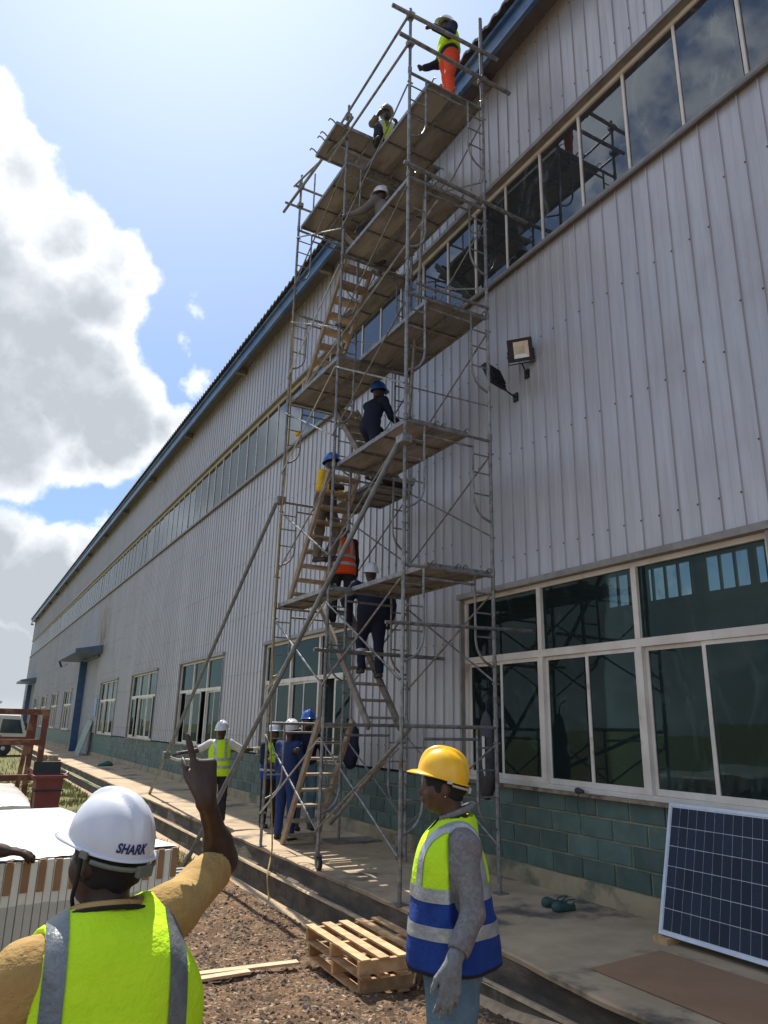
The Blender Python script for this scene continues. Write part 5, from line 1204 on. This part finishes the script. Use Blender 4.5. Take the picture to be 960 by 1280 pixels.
tag(obj('corner_chock', MB().box((5.48, 4.82, .0), (5.63, 4.97, .045)), wood_new), 'small wooden block under the corner of the leaning dark panel', 'block')
clogm = mat('green_rubber', (.035, .085, .075), .6, 0, (.025, .06, .055), 9)
def clog(x, y, a, lab):
    F = Field((-.09, -.17, 0), (.09, .17, .12), .006); I3 = ((1, 0, 0), (0, 1, 0), (0, 0, 1))
    F.cap((0, -.09, .03), (0, .08, .03), .042, .050, .02); F.cap((0, .04, .05), (0, .09, .042), .045, .045, .03); F.plane((0, 0, .004), (0, 0, -1)); F.cap((0, -.085, .072), (0, .03, .085), .032, .036, .008, 'sub')
    o = fobj('clog', F, clogm, None); o.location = (x, y, .0); o.rotation_euler.z = a; tag(o, lab, 'shoe'); WL[o.name] = np.array((x, y, 0))
    q = MB().tube([(-.045, -.04, .055), (-.05, -.09, .085), (0, -.135, .095), (.05, -.09, .085), (.045, -.04, .055)], .007, 6); obj('heel_strap', q, clogm, o, world=False)
clog(5.56, 6.28, rad(70), 'dark green rubber clog, the one nearer the block wall'); clog(5.52, 6.10, rad(85), 'dark green rubber clog, the one further out from the block wall')
# ------------------------------------------------------------------ flood lights
blk = mat('black_lamp_housing', (.014, .016, .019), .45, .2, (.022, .024, .028), 10)
def flood(c, fw, w, h_, lab, lens, wall=(6.04, 7.0, 6.2)):
    c = np.array(c, float); fw = _n(fw); rt = _n(np.cross(fw, (0, 0, 1))); up = np.cross(rt, fw); r = thing('flood_lamp', lab, 'lamp', tuple(c))
    obj('housing', MB().obox(c-fw*.03, rt*w/2, fw*.03, up*h_/2), blk, r, bevel=.008)
    obj('bezel', MB().obox(c+fw*.006+up*(h_/2-.018), rt*w/2, fw*.008, up*.018).obox(c+fw*.006-up*(h_/2-.018), rt*w/2, fw*.008, up*.018).obox(c+fw*.006+rt*(w/2-.04), rt*.04, fw*.0075, up*(h_/2-.037)).obox(c+fw*.006-rt*(w/2-.018), rt*.018, fw*.0075, up*(h_/2-.037)), blk, r)
    for k in range(7): obj('cooling_fin', MB().obox(c-fw*.072+rt*(k-3)*w*.13, rt*.004, fw*.014, up*h_*.42), blk, r)
    rw, rh = w/2-.045, h_/2-.04; a = c+fw*.0045; b_ = c-fw*.0+fw*.001
    mb = MB(); P4 = [(-rw, -rh), (rw, -rh), (rw, rh), (-rw, rh)]; mb.v = [tuple(a+rt*x+up*y+fw*.004) for x, y in P4]+[tuple(b_+rt*x*.5+up*y*.5) for x, y in P4]; mb.f = [(0, 1, 5, 4), (1, 2, 6, 5), (2, 3, 7, 6), (3, 0, 4, 7)]
    obj('reflector', mb, mat('lamp_reflector', (.72, .72, .70), .22, .6), r); obj('led_plate', MB().obox(b_+fw*.0012, rt*rw*.5, fw*.001, up*rh*.5), mat('led_plate', (.60, .56, .40), .5), r)
    wl = np.array(wall, float); mid = c-up*(h_/2+.03)
    obj('bracket', MB().tube([c-rt*(w/2+.012)-fw*.03, c-rt*(w/2+.012)-fw*.03-up*(h_/2+.03), c+rt*(w/2+.012)-fw*.03-up*(h_/2+.03), c+rt*(w/2+.012)-fw*.03], .009, 6).tube([mid-fw*.03, wl], .012, 6).box((wl[0]-.01, wl[1]-.04, wl[2]-.06), (wl[0]+.02, wl[1]+.04, wl[2]+.06)), blk, r)
    return r
flood((5.86, 6.86, 6.62), (-.80, -.62, -.42), .33, .30, 'square black flood lamp with a visible reflector on the cladding above the near window', 1, (6.04, 6.95, 6.35))
flood((5.62, 7.16, 6.28), (-.30, .92, -.40), .34, .30, 'black flood lamp seen edge-on beside the larger-looking lamp, turned away along the wall', 1, (6.04, 7.2, 6.1))
flood((5.6, 55, 5.3), (-.9, .2, -.4), .5, .45, 'small black flood lamp far along the wall between the two canopies', 1, (6.04, 55, 5.3))
# things hanging by the near window
bagm = mat('black_bag', (.012, .013, .016), .5, 0, (.022, .023, .028), 7, .6, 14, coords='World')
F = Field((-.2, -.25, -.62), (.2, .25, .62), .014); AX = ((1, 0, 0), (0, 1, 0), (0, 0, 1))
F.ell((0, 0, .05), AX, (.05, .135, .46)); F.ell((0, .01, -.22), AX, (.065, .15, .30), .08); F.wrinkle(.006, 16, 2)
hb_ = fobj('hanging_bag', F, bagm, None); hb_.location = (5.56, 7.36, 1.42); WL[hb_.name] = np.array((5.56, 7.36, 1.42)); tag(hb_, 'long black bag hanging on the scaffold post beside the near window', 'bag')
obj('white_strip', MB().obox((-.072, -.03, -.02), (.002, 0, 0), (0, .025, .004), (0, 0, .22)), reflw, hb_, world=False); obj('bag_strap', MB().tube([(0, 0, .45), (-.01, -.03, .60), (-.03, -.12, .66)], .01, 6), bagm, hb_, world=False)
F = Field((-.25, -.3, -.5), (.25, .3, .5), .014); F.ell((0, 0, .1), AX, (.09, .17, .30)); F.ell((0, .02, -.15), AX, (.10, .20, .22), .08); F.cap((0, .14, .2), (0, .20, -.15), .05, .045, .03); F.cap((0, -.14, .2), (0, -.2, -.15), .05, .045, .03); F.wrinkle(.007, 16, 2)
jk = fobj('hanging_jacket', F, navy, None); jk.location = (5.52, 10.85, 1.42); WL[jk.name] = np.array((5.52, 10.85, 1.42)); tag(jk, 'dark jacket hanging on the far inner scaffold post behind the stair', 'jacket')
F = Field((-.08, -.08, -.05), (.08, .08, .06), .008); F.ell((0, 0, 0), AX, (.035, .055, .03)); F.ell((-.01, .03, .01), AX, (.03, .035, .03)); bx_ = fobj('black_plug', F, rubber, None); bx_.location = (6.02, 6.32, 1.075); tag(bx_, 'small dark plug lying on the sill of the near window', 'plug'); WL[bx_.name] = np.array((6.02, 6.32, 1.075)); obj('cord', MB().tube(spl([(0, 0, 0), (-.03, .01, -.05), (-.02, .03, -.14), (-.03, .0, -.24)]), .005, 5), rubber, bx_, world=False)
F = Field((-.4, -.4, -.05), (.4, .4, .3), .02); F.ell((0, 0, .03), AX, (.28, .22, .09)); F.ell((.08, .05, .08), AX, (.14, .12, .07), .05); F.wrinkle(.012, 14); rg = fobj('green_rag', F, mat('green_cloth', (.04, .13, .09), .9), None); rg.location = (5.35, 31.5, .01); tag(rg, 'crumpled dark green cloth lying on the platform near the fourth window', 'cloth')
F = Field((-.2, -.2, -.1), (.2, .2, .2), .016); F.ell((0, 0, .03), AX, (.06, .12, .07)); yb = fobj('yellow_bag', F, yellowc, None); yb.location = (5.93, 14.9, 8.2); tag(yb, 'small yellow bundle on the sill of the high window strip left of the scaffold', 'bundle')
for i, (dx, r_) in enumerate(((0, .02), (.07, .02), (.14, .016), (.2, .02))):
    tag(obj('metal_bar', MB().box((2.75+dx*.3, 11.5+dx*2, -.50+.02*i), (3.35+dx*.2, 11.5+dx*2+.08, -.45+.02*i)), steel_lt), 'pale metal bar lying behind the packed panels on the earth', 'bar', 'metal bars lying behind the packed panels')
tag(obj('wood_strip', MB().box((4.50, 9.35, .0), (5.1, 9.44, .02)), wood_pale), 'thin pale wood strip lying on the platform by the front caster', 'plank')
tag(obj('foot_board', MB().box((5.2, 10.65, .0), (6.0, 11.1, .03)), woodg), 'grey board lying on the platform under the far inner post', 'board')
tag(obj('leaning_sheet', MB().beam((5.55, 41.2, 0), (5.98, 41.0, 1.7), 1.3, .04, up=(1, 0, .2)), mat('pale_green_sheet', (.24, .32, .27), .6, coords='World')), 'pale green sheet leaning against the blue door post', 'sheet')
